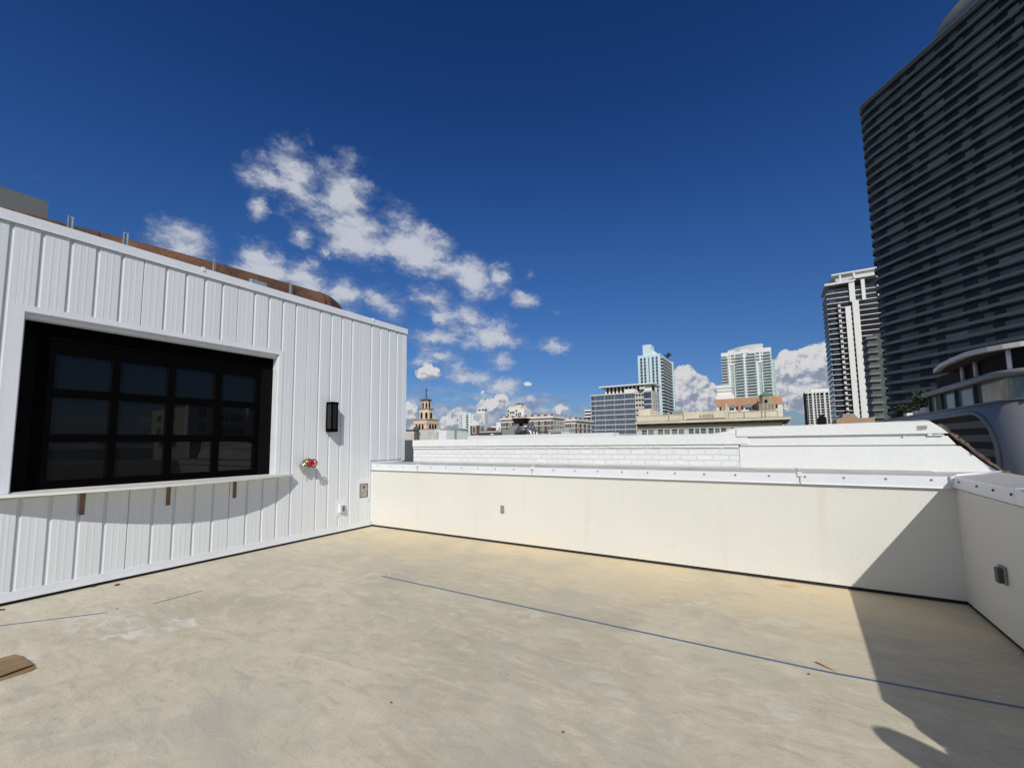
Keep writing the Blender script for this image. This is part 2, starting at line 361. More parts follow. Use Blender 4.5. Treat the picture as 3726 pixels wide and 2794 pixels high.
# panels that stop above and below the two flush boxes
panel_strip(p, 4.877, 5.098, .60, zt); panel_strip(p, 4.877, 5.098, zb, .30)
panel_strip(p, 5.098, 5.319, zb, zt)
panel_strip(p, 5.319, 5.62, .90, zt); panel_strip(p, 5.319, 5.62, zb, .50)
panel_strip(p, 5.62, YB-.10, 1.24, zt)
p.build('wall_panels', 'panel', house)
t = MB()      # trims
t.extr([(OY0-TR, OZ0), (OY0, OZ0), (OY0, OZ1), (OY1, OZ1), (OY1, OZ0), (OY1+TR, OZ0), (OY1+TR, OZ1+TR), (OY0-TR, OZ1+TR)], (0, 0, 0), (0, 1, 0), (0, 0, 1), (.022, 0, 0)); t.build('window_trim', 'flash', house); t = MB()
t.box(0, .019, 4.877, 5.098, .30, .60); t.build('box_surround', 'flash', house, .002); t = MB(); t.box(0, .019, 5.319, 5.62, .50, .90); t.build('box_surround', 'flash', house, .002); MB().box(0, .020, YB-.10, YB+.003, 1.20, ZT-.115).build('corner_trim', 'flash', house)
t = MB(); t.box(-.17, -.002, OY0+.0, OY1, OZ1-.012, OZ1-.001); t.box(-.17, -.002, OY0, OY0+.012, OZ0, OZ1-.013); t.box(-.17, -.002, OY1-.012, OY1, OZ0, OZ1-.013)
t.build('window_reveal', 'flash', house); MB().box(-.134, -.034, OY0+.013, OY1-.013, 2.922, OZ1-.0145).build('window_header', 'flash', house)
t = MB(); t.box(.0, .026, Y0W, 5.63, .048, .125); t.prism([(.026, Y0W), (.040, Y0W), (.040, 5.64), (.026, 5.64)], .036, .047)
t.build('base_flashing', 'flash', house)
t = MB(); t.box(-.05, .012, Y0W, 5.66, .001, .034); t.build('base_joint', 'gap', house)
f = MB(); f.prism([(-.35, Y0W), (.035, Y0W), (.035, YB+.02), (-.35, YB+.02)], ZT-.105, ZT)
f.prism([(.030, Y0W), (.043, Y0W), (.043, YB+.022), (.030, YB+.022)], ZT-.113, ZT-.106)
for yy in (2.68, 5.62): f.box(-.05, .043, yy-.02, yy+.02, ZT-.045, ZT+.012)
f.build('roof_fascia', 'flash', house)
MB().box(-4.5, -.35, Y0W, YB, ZT-.019, ZT-.012).build('roof', 'roofmem', house)
# serving window
sw = MB(); xg = -.215
sw.box(-.24, -.172, OY0+.013, OY1-.013, OZ0, OZ1-.014)          # backing board, pierced look is given by panes set proud
sw_o = sw.build('serving_window', 'black', house)
fr = MB()
cols = [(1.37, 1.86), (1.93, 2.42), (2.495, 2.975), (3.055, 3.535)]; rows = [(1.19, 1.615), (1.70, 2.115), (2.205, 2.60)]
fx0, fx1 = -.171, -.135
fr.box(fx0, fx1, OY0+.013, cols[0][0], OZ0, OZ1-.014); fr.box(fx0, fx1, cols[3][1], OY1-.013, OZ0, OZ1-.014)
fr.box(fx0, fx1, cols[0][0], cols[3][1], OZ0, rows[0][0]); fr.box(fx0, fx1, cols[0][0], cols[3][1], rows[2][1], OZ1-.014)
for a, b in zip(cols[:-1], cols[1:]): fr.box(fx0, fx1, a[1], b[0], rows[0][0], rows[2][1])
for a, b in zip(rows[:-1], rows[1:]):
    for c in cols: fr.box(fx0, fx1-.003, c[0], c[1], a[1], b[0])
fr.build('window_frame', 'black', sw_o)
hd = MB(); hd.box(-.134, -.128, OY0+.013, OY1-.013, 2.74, OZ1-.014)
hd.build('shutter_housing', 'black', sw_o)
MB().box(-.134, -.122, 3.60, OY1-.013, OZ0, 2.739).build('guide_rail', 'brownblack', sw_o); MB().box(-.134, -.122, OY0+.013, 1.22, OZ0, 2.739).build('guide_rail', 'brownblack', sw_o)
for i, r in enumerate(rows):
    for j, c in enumerate(cols):
        pn = MB(); e = .0012*((i*7+j*3) % 4-1.5)
        pn.box(-.1715, -.163, c[0]+.001, c[1]-.001, r[0]+.001, r[1]-.001)
        pn.v = [(v[0]+e*(v[1]-c[0])*2, v[1], v[2]) for v in pn.v]
        pn.build('pane', 'glass_w', sw_o)
        bd = MB(); bd.box(-.163, -.139, c[1]-.010, c[1]-.001, r[0]+.002, r[1]-.002); bd.box(-.163, -.139, c[0]+.001, c[1]-.011, r[0]+.001, r[0]+.008); bd.build('glazing_bead', 'brownblack', sw_o)
# curved counter shelf
def dep(y): return .12+.29*(1-((y-2.42)/1.6)**2)
ys = [.82+3.2*k/48 for k in range(49)]
poly = [(.0, ys[0])]+[(dep(y), y) for y in ys]+[(.0, ys[-1])]
sh = MB(); sh.prism(poly, 1.072, 1.098); so = sh.build('counter_shelf', 'shelf', house)
sh = MB(); sh.box(-.17, .0, OY0, OY1, 1.099, 1.106); sh.build('window_sill', 'shelf', house)
for k, y in enumerate((1.635, 2.43, 3.215)):
    b_ = MB(); b_.box(.018, .024, y-.022, y+.022, .81, 1.071); b_.box(.024, .19, y-.022, y+.022, 1.064, 1.0715)
    for z in (.84, 1.035): b_.tube([(.024, y, z), (.028, y, z)], .008, 10)
    b_.build('shelf_bracket', 'bracket', so)
# things on its roof
duct = thing('rusty_duct', 'long rusty brown pipe duct with a bent end lying along the building roof edge', 'duct', (0, 0, 0))
dp = [(-7.70, .6, 4.14), (-7.60, 1.6, 4.15), (-7.48, 2.25, 4.16), (-7.37, 3.13, 4.165), (-7.27, 4.23, 4.165), (-7.22, 4.85, 4.165)]
MB().tube(dp, .25, 24, caps=False).build('duct_pipe', 'rust', duct)
el = [(-7.22, 4.84, 4.165)]+[(-7.22-.36*(1-math.cos(a)), 4.85+.42*math.sin(a), 4.165-.05*a) for a in [k*math.pi/2/10 for k in range(1, 11)]]+[(-7.9, 5.27, 4.08)]
MB().tube(el, .252, 24).build('duct_elbow', 'rust', duct)
for k, (x, y) in enumerate([(-7.57, 1.78), (-7.36, 3.25), (-7.27, 4.23), (-7.225, 4.80)]):
    MB().tube([(x, y-.012, 4.165), (x, y+.012, 4.165)], .258, 24).build('duct_seam', 'rust', duct)
for k, (y, z, wd, lb) in enumerate([(1.39, 4.19, .042, 'wide galvanised stud standing past the start of the rusty duct'), (1.88, 4.205, .042, 'galvanised stud in front of the dark joint of the rusty duct'),
                                    (2.865, 4.22, .022, 'thin galvanised stud between the roof clip and the grey box'), (4.005, 4.228, .026, 'thin galvanised stud nearest to the bend of the rusty duct')]):
    o = MB(); o.box(-.02, .0, -wd/2, wd/2, 0, z-ZT); o.box(.0, .016, -wd/2, -wd/2+.004, 0, z-ZT); o.box(.0, .016, wd/2-.004, wd/2, 0, z-ZT)
    q = o.build('metal_stud', 'galv'); q.location = (WX-.10, y, ZT+.001); tag(q, lb, 'stud', 'galvanised studs along the roof edge')
eb = MB(); eb.box(-.03, .03, -.13, .13, 0, .17); q = eb.build('junction_box', 'galv', None, .014); q.location = (WX-.28, 3.575, ZT+.001); tag(q, 'small galvanised electrical box peeking over the roof edge before the rusty duct', 'electrical box')
eb = MB(); eb.box(-4, 0, -5, 2.15, ZT-.01, 6.4); q = eb.build('roof_bulkhead', 'bulkhead'); q.location = (-12, 0, 0); tag(q, 'plain grey bulkhead block rising above the white roof edge', 'roof bulkhead')
MB().box(-16.5, -11.15, -8, 8, GROUND, ZT-.02).build('wing_below', 'cream_b', q).location = (12, 0, 0)

# ================================================================== THINGS ON THE PANEL WALL
lan = thing('wall_lantern', 'tall black box lantern on the white ribbed wall right of the window', 'wall lamp', (WX+.018, 4.66, 1.90))
LH, LW, LD = .51, .125, .165
b_ = MB(); b_.box(0, .012, -.06, .06, -.2, .22); b_.build('mounting_plate', 'black', lan)
b_ = MB(); t_ = .022
for y in (-LW/2, LW/2-t_):
    b_.box(LD-t_, LD, y, y+t_, -LH/2, LH/2); b_.box(.013, .013+t_, y, y+t_, -LH/2, LH/2)
b_.box(.012, LD+.004, -LW/2-.004, LW/2+.004, LH/2-.03, LH/2+.004); b_.box(.012, LD+.002, -LW/2-.002, LW/2+.002, -LH/2-.002, -LH/2+.05)
b_.build('lantern_frame', 'black', lan)
MB().box(.036, LD-.006, -LW/2+.006, LW/2-.006, -LH/2+.051, LH/2-.031).build('lantern_glass', 'lens', lan)
lan.location = (WX+.018, 4.70, 2.025)

val = thing('hose_valve', 'brass hose valve with red handwheel and hanging chain on the white wall', 'valve', (WX+.016, 4.275, 1.255))
b_ = MB(); b_.tube([(0, 0, 0), (.03, 0, 0), (.035, 0, 0), (.06, 0, 0), (.075, 0, 0), (.11, 0, 0), (.14, 0, 0), (.15, 0, 0)], [.055, .055, .048, .052, .075, .078, .068, .055], 20)
b_.build('valve_body', 'brass', val)
b_ = MB(); b_.tube([(.075, -.02, -.02), (.085, -.075, -.05)], [.055, .06], 18); b_.tube([(.085, -.075, -.05), (.088, -.105, -.064)], [.068, .066], 18); b_.build('outlet_cap', 'silver', val)
b_ = MB(); b_.tube([(.13, 0, 0), (.165, 0, 0), (.178, 0, 0)], [.058, .058, .04], 16); b_.tube([(.178, 0, 0), (.245, 0, 0)], .011, 10); b_.build('valve_bonnet', 'red', val)
b_ = MB(); ring = [(.235, .062*math.cos(a), .062*math.sin(a)) for a in [2*math.pi*k/28 for k in range(29)]]
b_.tube(ring, .0095, 8, caps=False)
for k in range(5):
    a = 2*math.pi*k/5+.3; b_.tube([(.235, 0, 0), (.235, .058*math.cos(a), .058*math.sin(a))], .0075, 6)
b_.tube([(.222, 0, 0), (.25, 0, 0)], .019, 10); b_.build('handwheel', 'red', val)
b_ = MB()
ch = [(.09-.02*math.sin(q*math.pi), -.09+.055*q+.0, -.06-.15*math.sin(q*math.pi)) for q in [k/24 for k in range(25)]]
for k in range(24):
    a_, c_ = Vector(ch[k]), Vector(ch[k+1]); b_.tube([a_, (a_+c_)/2, c_], [.0015, .004, .0015], 6)
b_.build('chain', 'silver', val)

fb = thing('inspection_hatch', 'small square dull metal hatch recessed in the wall by the parapet corner', 'hatch', (WX+.019, 5.47, .69))
MB().box(0, .004, -.09, .09, -.125, .125).build('hatch_plate', 'steelplate', fb)
b_ = MB(); b_.box(0.004, .008, -.092, -.082, -.127, .127); b_.box(.004, .008, .082, .092, -.127, .127); b_.box(.004, .008, -.082, .082, -.127, -.119); b_.box(.004, .008, -.082, .082, .119, .127); b_.tube([(.004, 0, .06), (.012, 0, .06)], .018, 12); b_.build('hatch_rim', 'dark_plastic', fb)
ob = thing('outlet_cover', 'white weatherproof outlet box low on the white ribbed wall', 'outlet', (WX+.019, 4.98, .43))
b_ = MB(); b_.box(0, .05, -.052, .052, -.07, .075); b_.build('outlet_box', 'flash', ob, .008)
b_ = MB(); b_.box(.0505, .078, -.022, .03, -.05, .052); b_.build('outlet_lid', 'grey_plastic', ob, .008)
b_ = MB(); b_.box(.0785, .083, -.006, .012, -.04, .035); b_.build('lid_latch', 'dark_plastic', ob)

# ================================================================== PARAPETS
YP, XC = 5.672, 1.43; ZC = 1.175; ZCB = 1.068
par = thing('parapet', 'long low cream stucco parapet with white screwed metal coping across the deck', 'parapet', (0, YP, 0))
MB().box(WX+.03, XC+.0, 0, .66, .036, 1.14).build('parapet_body', 'stucco', par)
MB().box(WX+.03, XC+.0, .012, .1, .001, .035).build('base_joint', 'gap', par)
MB().box(WX+.0, WX+.03, -.001, .02, .036, 1.2).build('corner_bead', 'flash', par)
edges = [WX+.005, -5.43, -3.12, .206, XC-.012]
def coping(x0, x1, parent, name='coping'):
    o = MB(); o.extr([(-.028, ZCB), (-.036, ZCB-.006), (-.022, ZCB+.006), (-.018, ZC-.004), (-.010, ZC), (.676, ZC+.012), (.676, ZC-.02), (-.006, ZC-.035), (-.006, ZCB)], (x0, 0, 0), (0, 1, 0), (0, 0, 1), (x1-x0, 0, 0))
    # dusty flat top
    o.m = [0]*len(o.m)
    for i, f_ in enumerate(o.f):
        zs = [o.v[j][2] for j in f_]; yy = [o.v[j][1] for j in f_]
        if min(zs) > ZC-.001 and max(yy)-min(yy) > .4: o.m[i] = 1
    return o.build(name, ['flash', 'cap_top'], parent)
cops = []
for a, b in zip(edges[:-1], edges[1:]): cops.append(coping(a+.0015, b-.0015, par))
scr0 = None
for k in range(24):
    x = -6.465+.336*k
    if x > XC-.08: break
    s_ = MB(); s_.tube([(0, 0, 0), (0, -.004, 0), (0, -.008, 0)], [.011, .010, .005], 10)
    par_c = next(c for c, a, b in zip(cops, edges[:-1], edges[1:]) if a <= x < b)
    if scr0 is None: scr0 = s_.build('coping_screw', 'grey_plastic', par_c); scr0.location = (x, -.022, ZC-.035)
    else: rep(scr0, par_c, [(x, -.022, ZC-.035)])
for x, xb in ((-5.43, -5.98), (-3.12, -3.36), (.206, .206)):
    o = MB(); o.extr([(-.006, 0), (.006, 0), (.004, .010), (-.004, .010)], (x, -.020, ZC+.0005), (1, 0, 0), (0, 0, 1), (xb-x, .69, .012)); o.build('coping_seam', 'galv', par)
    o = MB(); o.box(x-.022, x+.022, -.034, .05, ZC-.035, ZC+.012); o.build('seam_clip', 'flash', par, .004)
    o = MB(); o.box(x+.004, x+.008, -.040, -.030, ZCB-.004, ZC-.036); o.build('lap_joint', 'cap_top', par)
# corner upstand where coping meets the panel wall
o = MB(); o.extr([(0, 0), (.16, 0), (.10, .05), (0, .06)], (WX+.02, -.02, ZC), (1, 0, 0), (0, 0, 1), (0, .68, .0)); o.v = [(v[0], v[1], v[2]) for v in o.v]
MB().box(WX+.018, WX+.045, -.03, .55, ZCB, ZC+.035).build('coping_upstand', 'flash', par)

rp = thing('side_parapet', 'shaded cream stucco parapet with grey coping on the right side of the deck', 'parapet', (XC, 0, 0))
MB().box(0, .48, 1.9, YP+.66, .036, 1.14).box(0, .48, -8, 1.899, .036, 1.03).build('parapet_body', 'stucco', rp)
MB().box(.012, .1, -8, YP, .001, .035).build('base_joint', 'gap', rp)
def rcoping(y0, y1, lift0=0., lift1=0.):
    o = MB(); o.extr([(-.030, ZCB), (-.022, ZCB), (-.018, ZC-.004), (-.010, ZC), (.50, ZC+.012), (.50, ZC-.08), (.488, ZC-.08), (-.006, ZC-.035), (-.006, ZCB)], (0, y0, 0), (1, 0, 0), (0, 0, 1), (0, y1-y0, 0))
    o.v = [(v[0], v[1], v[2]+(lift0 if abs(v[1]-y0) < 1e-6 else lift1)) for v in o.v]
    for i, f_ in enumerate(o.f):
        zs = [o.v[j][2] for j in f_]; xx = [o.v[j][0] for j in f_]
        if min(zs) > ZC-.001 and max(xx)-min(xx) > .4: o.m[i] = 1
    return o.build('coping', ['flash', 'cap_top'], rp)
rc1 = rcoping(4.432, YP+.68); rc2 = rcoping(1.9, 4.428); rcoping(-8, 1.895, -.105, -.105)
# unseen tilted strip added on the coping to shape the parapet's shadow edge
o = MB(); o.extr([(1.92, 1.19), (1.92, 1.365), (4.35, 1.215), (4.35, 1.19)], (.02, 0, 0), (0, 1, 0), (0, 0, 1), (.03, 0, 0)); o.build('shadow_edge_strip', 'flash', rp)
rs = None
for y in (5.483, 5.083, 4.766, 4.469, 4.13):
    s_ = MB(); s_.tube([(0, 0, 0), (-.004, 0, 0), (-.008, 0, 0)], [.011, .0105, .004], 10)
    if rs is None: rs = s_.build('coping_screw', 'dark_plastic', rc1); rs.location = (-.022, y, ZC-.038)
    else: rep(rs, rc1 if y > 4.43 else rc2, [(-.022, y, ZC-.038)])
# mitre seam across the corner and one lap seam
o = MB(); o.tube([(0.0, YP-.02, ZC+.010), (.49, YP+.60, ZC+.020)], .012, 8); o.build('mitre_seam', 'flash', rp)
o = MB(); o.tube([(-.012, 4.43, ZC+.006), (.49, 4.43, ZC+.016)], .008, 8); o.build('coping_seam', 'flash', rp)
MB().tube([(-.022, YP-.03, ZC-.055), (-.022, YP-.03, ZC+.004)], .022, 12).build('corner_clip', 'flash', rp)

q = thing('outlet_plate', 'grey rectangular outlet cover on the sunlit cream parapet', 'outlet', (-3.665, YP, .52))
MB().box(-.034, .034, -.012, 0, -.058, .058).build('cover_plate', 'grey_plastic', q, .004)
MB().box(-.022, .022, -.018, -.0125, -.045, .045).build('cover_lid', 'grey_plastic', q, .003)
q = thing('outlet_box', 'grey outlet box with dark lid on the shaded right parapet', 'outlet', (XC, 4.80, .50))
MB().box(-.020, 0, -.058, .058, -.066, .066).build('cover_plate', 'grey_plastic', q, .006)
MB().box(-.052, -.0205, -.050, .012, -.056, .056).build('cover_lid', 'dark_plastic', q, .006)

# unseen bent tube added beyond the frame to cast a rounded deck shadow
q = thing('shadow_caster', 'unseen bent grey tube added over the right parapet to cast a rounded deck shadow', 'shadow caster', (0, 0, 0))
pts = [(2.30, .66, -.3), (2.30, .66, 1.40), (2.28, .68, 1.50), (2.22, .74, 1.565), (2.12, .83, 1.60), (1.95, .98, 1.60), (1.80, 1.11, 1.595), (1.67, 1.215, 1.59), (1.60, 1.27, 1.59), (1.56, 1.305, 1.588), (1.55, 1.315, 1.587)]
MB().tube(pts, [.12]*6+[.115, .10, .078, .045, .012], 20).build('caster_tube', 'galv', q)

# ================================================================== OLD WALL BEHIND THE PARAPET
YW = 6.352
ow = thing('old_brick_wall', 'white painted old brick wall with projecting ledges and a ragged end behind the parapet', 'wall', (0, YW, 0))
MB().box(-6.22, -.41, 0, .30, -.4, 1.442).build('brick_face', 'wbrick', ow)
# wavy topped course
o = MB(); xs = [-6.22+k*.083 for k in range(71)]
for a, b in zip(xs[:-1], xs[1:]):
    b = min(b, -.411); r1 = .0; zlo = 1.444+random.uniform(0, .006)
    o.box(a+.0006, b, -.013+random.uniform(-.003, .003), .29, zlo, 1.477)
o.build('sloped_course', 'wstucco', ow)
o = MB(); o.box(-6.22, -.30, -.030, .32, 1.490, 1.618, top=1); o.box(-6.22, -.31, .0, .31, 1.4775, 1.4895)
for x, w_ in ((-4.6, .004), (-3.05, .003)): o.box(x, x+w_, -.0312, -.0295, 1.495, 1.614, mi=1)
o.build('coping_ledge', ['wstucco', 'cap_top'], ow)
# raised right part
def rake(z, x_top=1.50, z_top=1.70): return 1.50+(1.725-z)*.78+(0 if z > 1.45 else (1.45-z)*.18)
o = MB(); P = [(-.405, -.4), (3.0, -.4), (2.85, .2), (1.962, 1.165), (1.83, 1.28), (1.665, 1.455), (-.405, 1.455)]
o.extr(P, (0, -.004, 0), (1, 0, 0), (0, 0, 1), (0, .30, 0)); o.build('raised_wall', 'wstucco', ow)
o = MB(); o.extr([(-.39, 1.468), (1.635, 1.468), (1.575, 1.561), (-.39, 1.561)], (0, -.020, 0), (1, 0, 0), (0, 0, 1), (0, .34, 0))
o.extr([(-.39, 1.4558), (1.63, 1.4558), (1.625, 1.4672), (-.39, 1.4672)], (0, -.002, 0), (1, 0, 0), (0, 0, 1), (0, .3, 0))
o.extr([(-.36, 1.5615), (1.56, 1.5615), (1.55, 1.587), (-.36, 1.587)], (0, -.008, 0), (1, 0, 0), (0, 0, 1), (0, .3, 0)); o.build('lower_ledge', 'wstucco', ow)
o = MB(); o.extr([(-.43, 1.588), (1.58, 1.588), (1.52, 1.655), (1.44, 1.722), (1.0, 1.724), (-.425, 1.700)], (0, -.044, 0), (1, 0, 0), (0, 0, 1), (0, .42, 0), 0)
o.extr([(1.05, 1.7242), (1.18, 1.733), (1.30, 1.732), (1.40, 1.738), (1.45, 1.7235)], (0, -.044, 0), (1, 0, 0), (0, 0, 1), (0, .42, 0), 1)
o.extr([(-.44, 1.63), (-.432, 1.63), (-.43, 1.705), (-.47, 1.69), (-.55, 1.655), (-.80, 1.6195), (-.44, 1.6195)], (0, -.028, 0), (1, 0, 0), (0, 0, 1), (0, .3, 0), 0)
o.build('top_ledge', ['wstucco', 'cap_top'], ow)
# mortar patches at the end of the ledge
o = MB()
for (x, z, sx, sz) in ((1.435, 1.575, .045, .022), (1.50, 1.572, .09, .014), (1.22, 1.566, .02, .008)):
    o.extr([(-sx/2, -sz/2), (sx*.4, -sz/2), (sx/2, 0), (sx*.2, sz/2), (-sx*.4, sz*.4)], (x, -.042, z), (1, 0, 0), (0, 0, 1), (0, .06, 0))
o.build('mortar_lump', 'plainwhite', ow)
o = MB(); o.extr([(0, 0), (.075, .01), (.085, .055), (-.005, .05)], (1.335, -.0465, 1.622), (1, 0, 0), (0, 0, 1), (0, .0023, 0)); o.build('grey_sticker', 'steelplate', ow)
# ragged exposed brick end following the slope
o = MB(); edge = [(1.535, 1.690), (1.60, 1.610), (1.655, 1.552), (1.70, 1.497), (1.742, 1.460), (1.78, 1.395), (1.87, 1.30), (1.96, 1.215), (2.02, 1.165), (2.5, .72)]
for k in range(len(edge)-1):
    (xa, za), (xb, zb_) = edge[k], edge[k+1]; n = 3
    for j in range(n):
        x1 = xa+(xb-xa)*j/n; z1 = za+(zb_-za)*j/n; x2 = xa+(xb-xa)*(j+1)/n; z2 = za+(zb_-za)*(j+1)/n
        jt = random.uniform(-.006, .008); wd = .024-.0012*k
        o.extr([(x1-wd+jt*.5, z1-.015), (x2-wd, z2-.02), (x2+jt, z2+jt), (x1+jt, z1+jt)], (0, -.03+random.uniform(-.012, .012), 0), (1, 0, 0), (0, 0, 1), (0, .29, 0))
o.build('ragged_edge', 'roughbrick', ow)

q = MB().box(-6.62, -6.365, YW+.15, YW+.22, -.3, 1.625).build('grey_side_panel', 'darkgrey'); tag(q, 'dark grey flat panel in the gap between the white building and brick wall', 'panel')
nr = thing('far_ledge', 'thin pale roof ledge running just behind the old brick wall', 'ledge', (0, 8.5, 0))
MB().box(-6.51, -2.80, 0, .4, .61, 1.722).build('ledge_wall', 'wstucco', nr)
o = MB()
MB().box(-2.79, -.5, .15, .5, .61, 1.665).build('ledge_step', 'wstucco', nr)

# ================================================================== SMALL THINGS ON THE DECK
def tape(pts, w_, label):
    o = MB(); T = .0011
    for (x0, y0), (x1, y1) in zip(pts[:-1], pts[1:]):
        d = Vector((x1-x0, y1-y0, 0)); n_ = Vector((-d.y, d.x, 0)).normalized()*w_/2
        o.prism([(x0-n_.x, y0-n_.y), (x1-n_.x, y1-n_.y), (x1+n_.x, y1+n_.y), (x0+n_.x, y0+n_.y)], .0005, .0005+T)
    return tag(o.build('masking_tape', 'tape'), label, 'tape', 'strips of blue tape on the deck')
def fl(u, v): p_ = hit(u, v, 2, 0); return (p_.x, p_.y)
tape([fl(1391, 2096), fl(2480, 2330), fl(3005, 2443), fl(3726, 2575), fl(3980, 2615)], .025, 'long blue tape strip running parallel to the parapet into the shadow')
tape([fl(-220, 2306), fl(0, 2276), fl(390, 2228)], .020, 'blue tape strip at the left edge of the deck beside the white smear')
tape([fl(556, 2196), fl(736, 2149)], .016, 'shortest blue tape strip lying alone between the wall and the smear')
bd = thing('plywood_scrap', 'scrap of brown thin board with a curled lower sheet at the left edge', 'board', (-4.55, .88, 0))
z0 = .005
o = MB(); o.prism([(-.39, .035), (-.333, .048), (-.052, .059), (-.02, -.10), (.03, -.6), (-.42, -.6)], .018, .023); o.build('top_sheet', 'card', bd)
o = MB(); o.prism([(-.38, .04), (-.33, .055), (-.015, .073), (.02, .040), (.024, -.1), (.075, -.6), (-.41, -.6)], .0008, .006); o.build('lower_sheet', 'card', bd)
# stick, shim, chips
def sliver(name, p0, p1, wd, th, m_, label, cat, lift=0., grp=None):
    a, b = Vector((*p0, 0)), Vector((*p1, 0)); d = b-a; L_ = d.length; rz = math.atan2(d.y, d.x)
    o = MB(); o.prism([(0, -wd/2), (L_, -wd*.42), (L_*.98, wd/2), (L_*.03, wd*.46)], .001, th)
    if lift: o.v = [(v[0], v[1], v[2]+lift*(1-v[0]/L_)) for v in o.v]
    q = o.build(name, m_); q.location = a; q.rotation_euler = (0, 0, rz); return tag(q, label, cat, grp)
sliver('wood_stick', fl(2952, 2167), fl(3009, 2172), .012, .012, 'wood', 'small pale wooden stick on the deck near the parapet foot', 'stick')
sliver('wood_shim', fl(2976, 2415), fl(3048, 2444), .024, .006, 'wood', 'flat tan wood shim tilted up across the blue tape', 'wood scrap', .018)
sliver('wood_chip', fl(332, 2137), fl(349, 2133), .02, .012, 'wooddark', 'dark chip lying closest under the white wall base', 'chip')
sliver('wood_chip', fl(418, 2131), fl(434, 2127), .03, .014, 'wooddark', 'dark chip just above the short blue tape strip', 'chip')
sliver('wood_chip', fl(-16, 2222), fl(15, 2219), .022, .012, 'wooddark', 'brown chip at the left edge above the left blue tape', 'chip')
sliver('wood_chip', fl(422, 2216), fl(430, 2214), .012, .005, 'bracket', 'tiny reddish chip beside the end of the left blue tape', 'chip')
o = MB(); o.tube([(0, 0, .0005), (0, 0, .006)], [.010, .006], 8); q = o.build('white_crumb', 'plainwhite'); q.location = (*fl(1418, 2090), 0); tag(q, 'tiny white crumb beside the far end of the long blue tape', 'crumb')
for (u, v, lb) in ((1422, 2557, 'tiny dark pebble in the open middle of the deck'), (2048, 2665, 'small dark flake near the lower middle of the deck'), (2942, 2453, 'dark crumb below the wood shim')):
    o = MB(); o.tube([(-.008, 0, .002), (.0, .002, .005), (.010, .004, .002)], [.002, .005, .002], 6); q = o.build('dark_crumb', 'wooddark'); q.location = (*fl(u, v), 0); tag(q, lb, 'crumb')

# ================================================================== THE TOWN
class Bld:
    def __init__(s, name, label, cat, x, y, z=GROUND, group=None):
        s.o = Vector((x, y, z)); s.e = thing(name, label, cat, s.o, 0, group)
    def part(s, name, mb, mats, parent=None):
        mb.v = [(v[0]-s.o.x, v[1]-s.o.y, v[2]-s.o.z) for v in mb.v]
        return mb.build(name, mats, parent or s.e)
    def grid(s, name, places, w, h, mats, frame=.0, arch=False, side=False, depth=.12, cross=False, cap=100, mats2=None):
        """copies of one window part; places are world points of the window centre on a -y face (or +x face when side)"""
        def proto():
            o = MB()
            if arch:
                P = [(-w/2, -h/2), (w/2, -h/2)]+[(w/2*math.cos(a), h/2-w/2+w/2*math.sin(a)) for a in [math.pi*k/8 for k in range(9)]]
                o.extr(P, (0, 0, 0), (1, 0, 0), (0, 0, 1), (0, -depth, 0))
            else:
                o.box(-w/2, w/2, -depth, 0, -h/2, h/2)
            if frame:
                f = frame; d = depth+.05
                o.box(-w/2-f, -w/2, -d, 0, -h/2-f, h/2+f, 1); o.box(w/2, w/2+f, -d, 0, -h/2-f, h/2+f, 1)
                o.box(-w/2, w/2, -d, 0, h/2, h/2+f, 1); o.box(-w/2, w/2, -d, 0, -h/2-f, -h/2, 1)
                if cross: o.box(-f*.35, f*.35, -d, -depth, -h/2, h/2, 1)
            return o
        rz = math.pi/2 if side else 0
        a = proto().build(name, mats, s.e); b = None
        pl = [(p[0]-s.o.x, p[1]-s.o.y, p[2]-s.o.z, (p[3] if len(p) > 3 else rz)) for p in places][:cap]
        a.location = pl[0][:3]; a.rotation_euler = (0, 0, pl[0][3])
        if mats2:
            A = [p for i, p in enumerate(pl[1:]) if (i*7919+3) % 5 < 3]; Bp = [p for i, p in enumerate(pl[1:]) if (i*7919+3) % 5 >= 3]
            rep(a, s.e, A)
            if Bp:
                b = proto().build(name, mats2, s.e); b.location = Bp[0][:3]; b.rotation_euler = (0, 0, Bp[0][3]); rep(b, s.e, Bp[1:])
        else: rep(a, s.e, pl[1:])
def X(u, v, Y): return hit(u, v, 1, Y).x
def Zv(u, v, Y): return hit(u, v, 1, Y).z
def Ys(u, v, Xp): return hit(u, v, 0, Xp).y
def Zs(u, v, Xp): return hit(u, v, 0, Xp).z
def lin(a, b, n): return [a+(b-a)*(k+.5)/n for k in range(n)]
def octa(cx, cy, r, c=.42): 
    k = r*c; return [(cx-r+k, cy-r), (cx+r-k, cy-r), (cx+r, cy-r+k), (cx+r, cy+r-k), (cx+r-k, cy+r), (cx-r+k, cy+r), (cx-r, cy+r-k), (cx-r, cy-r+k)]

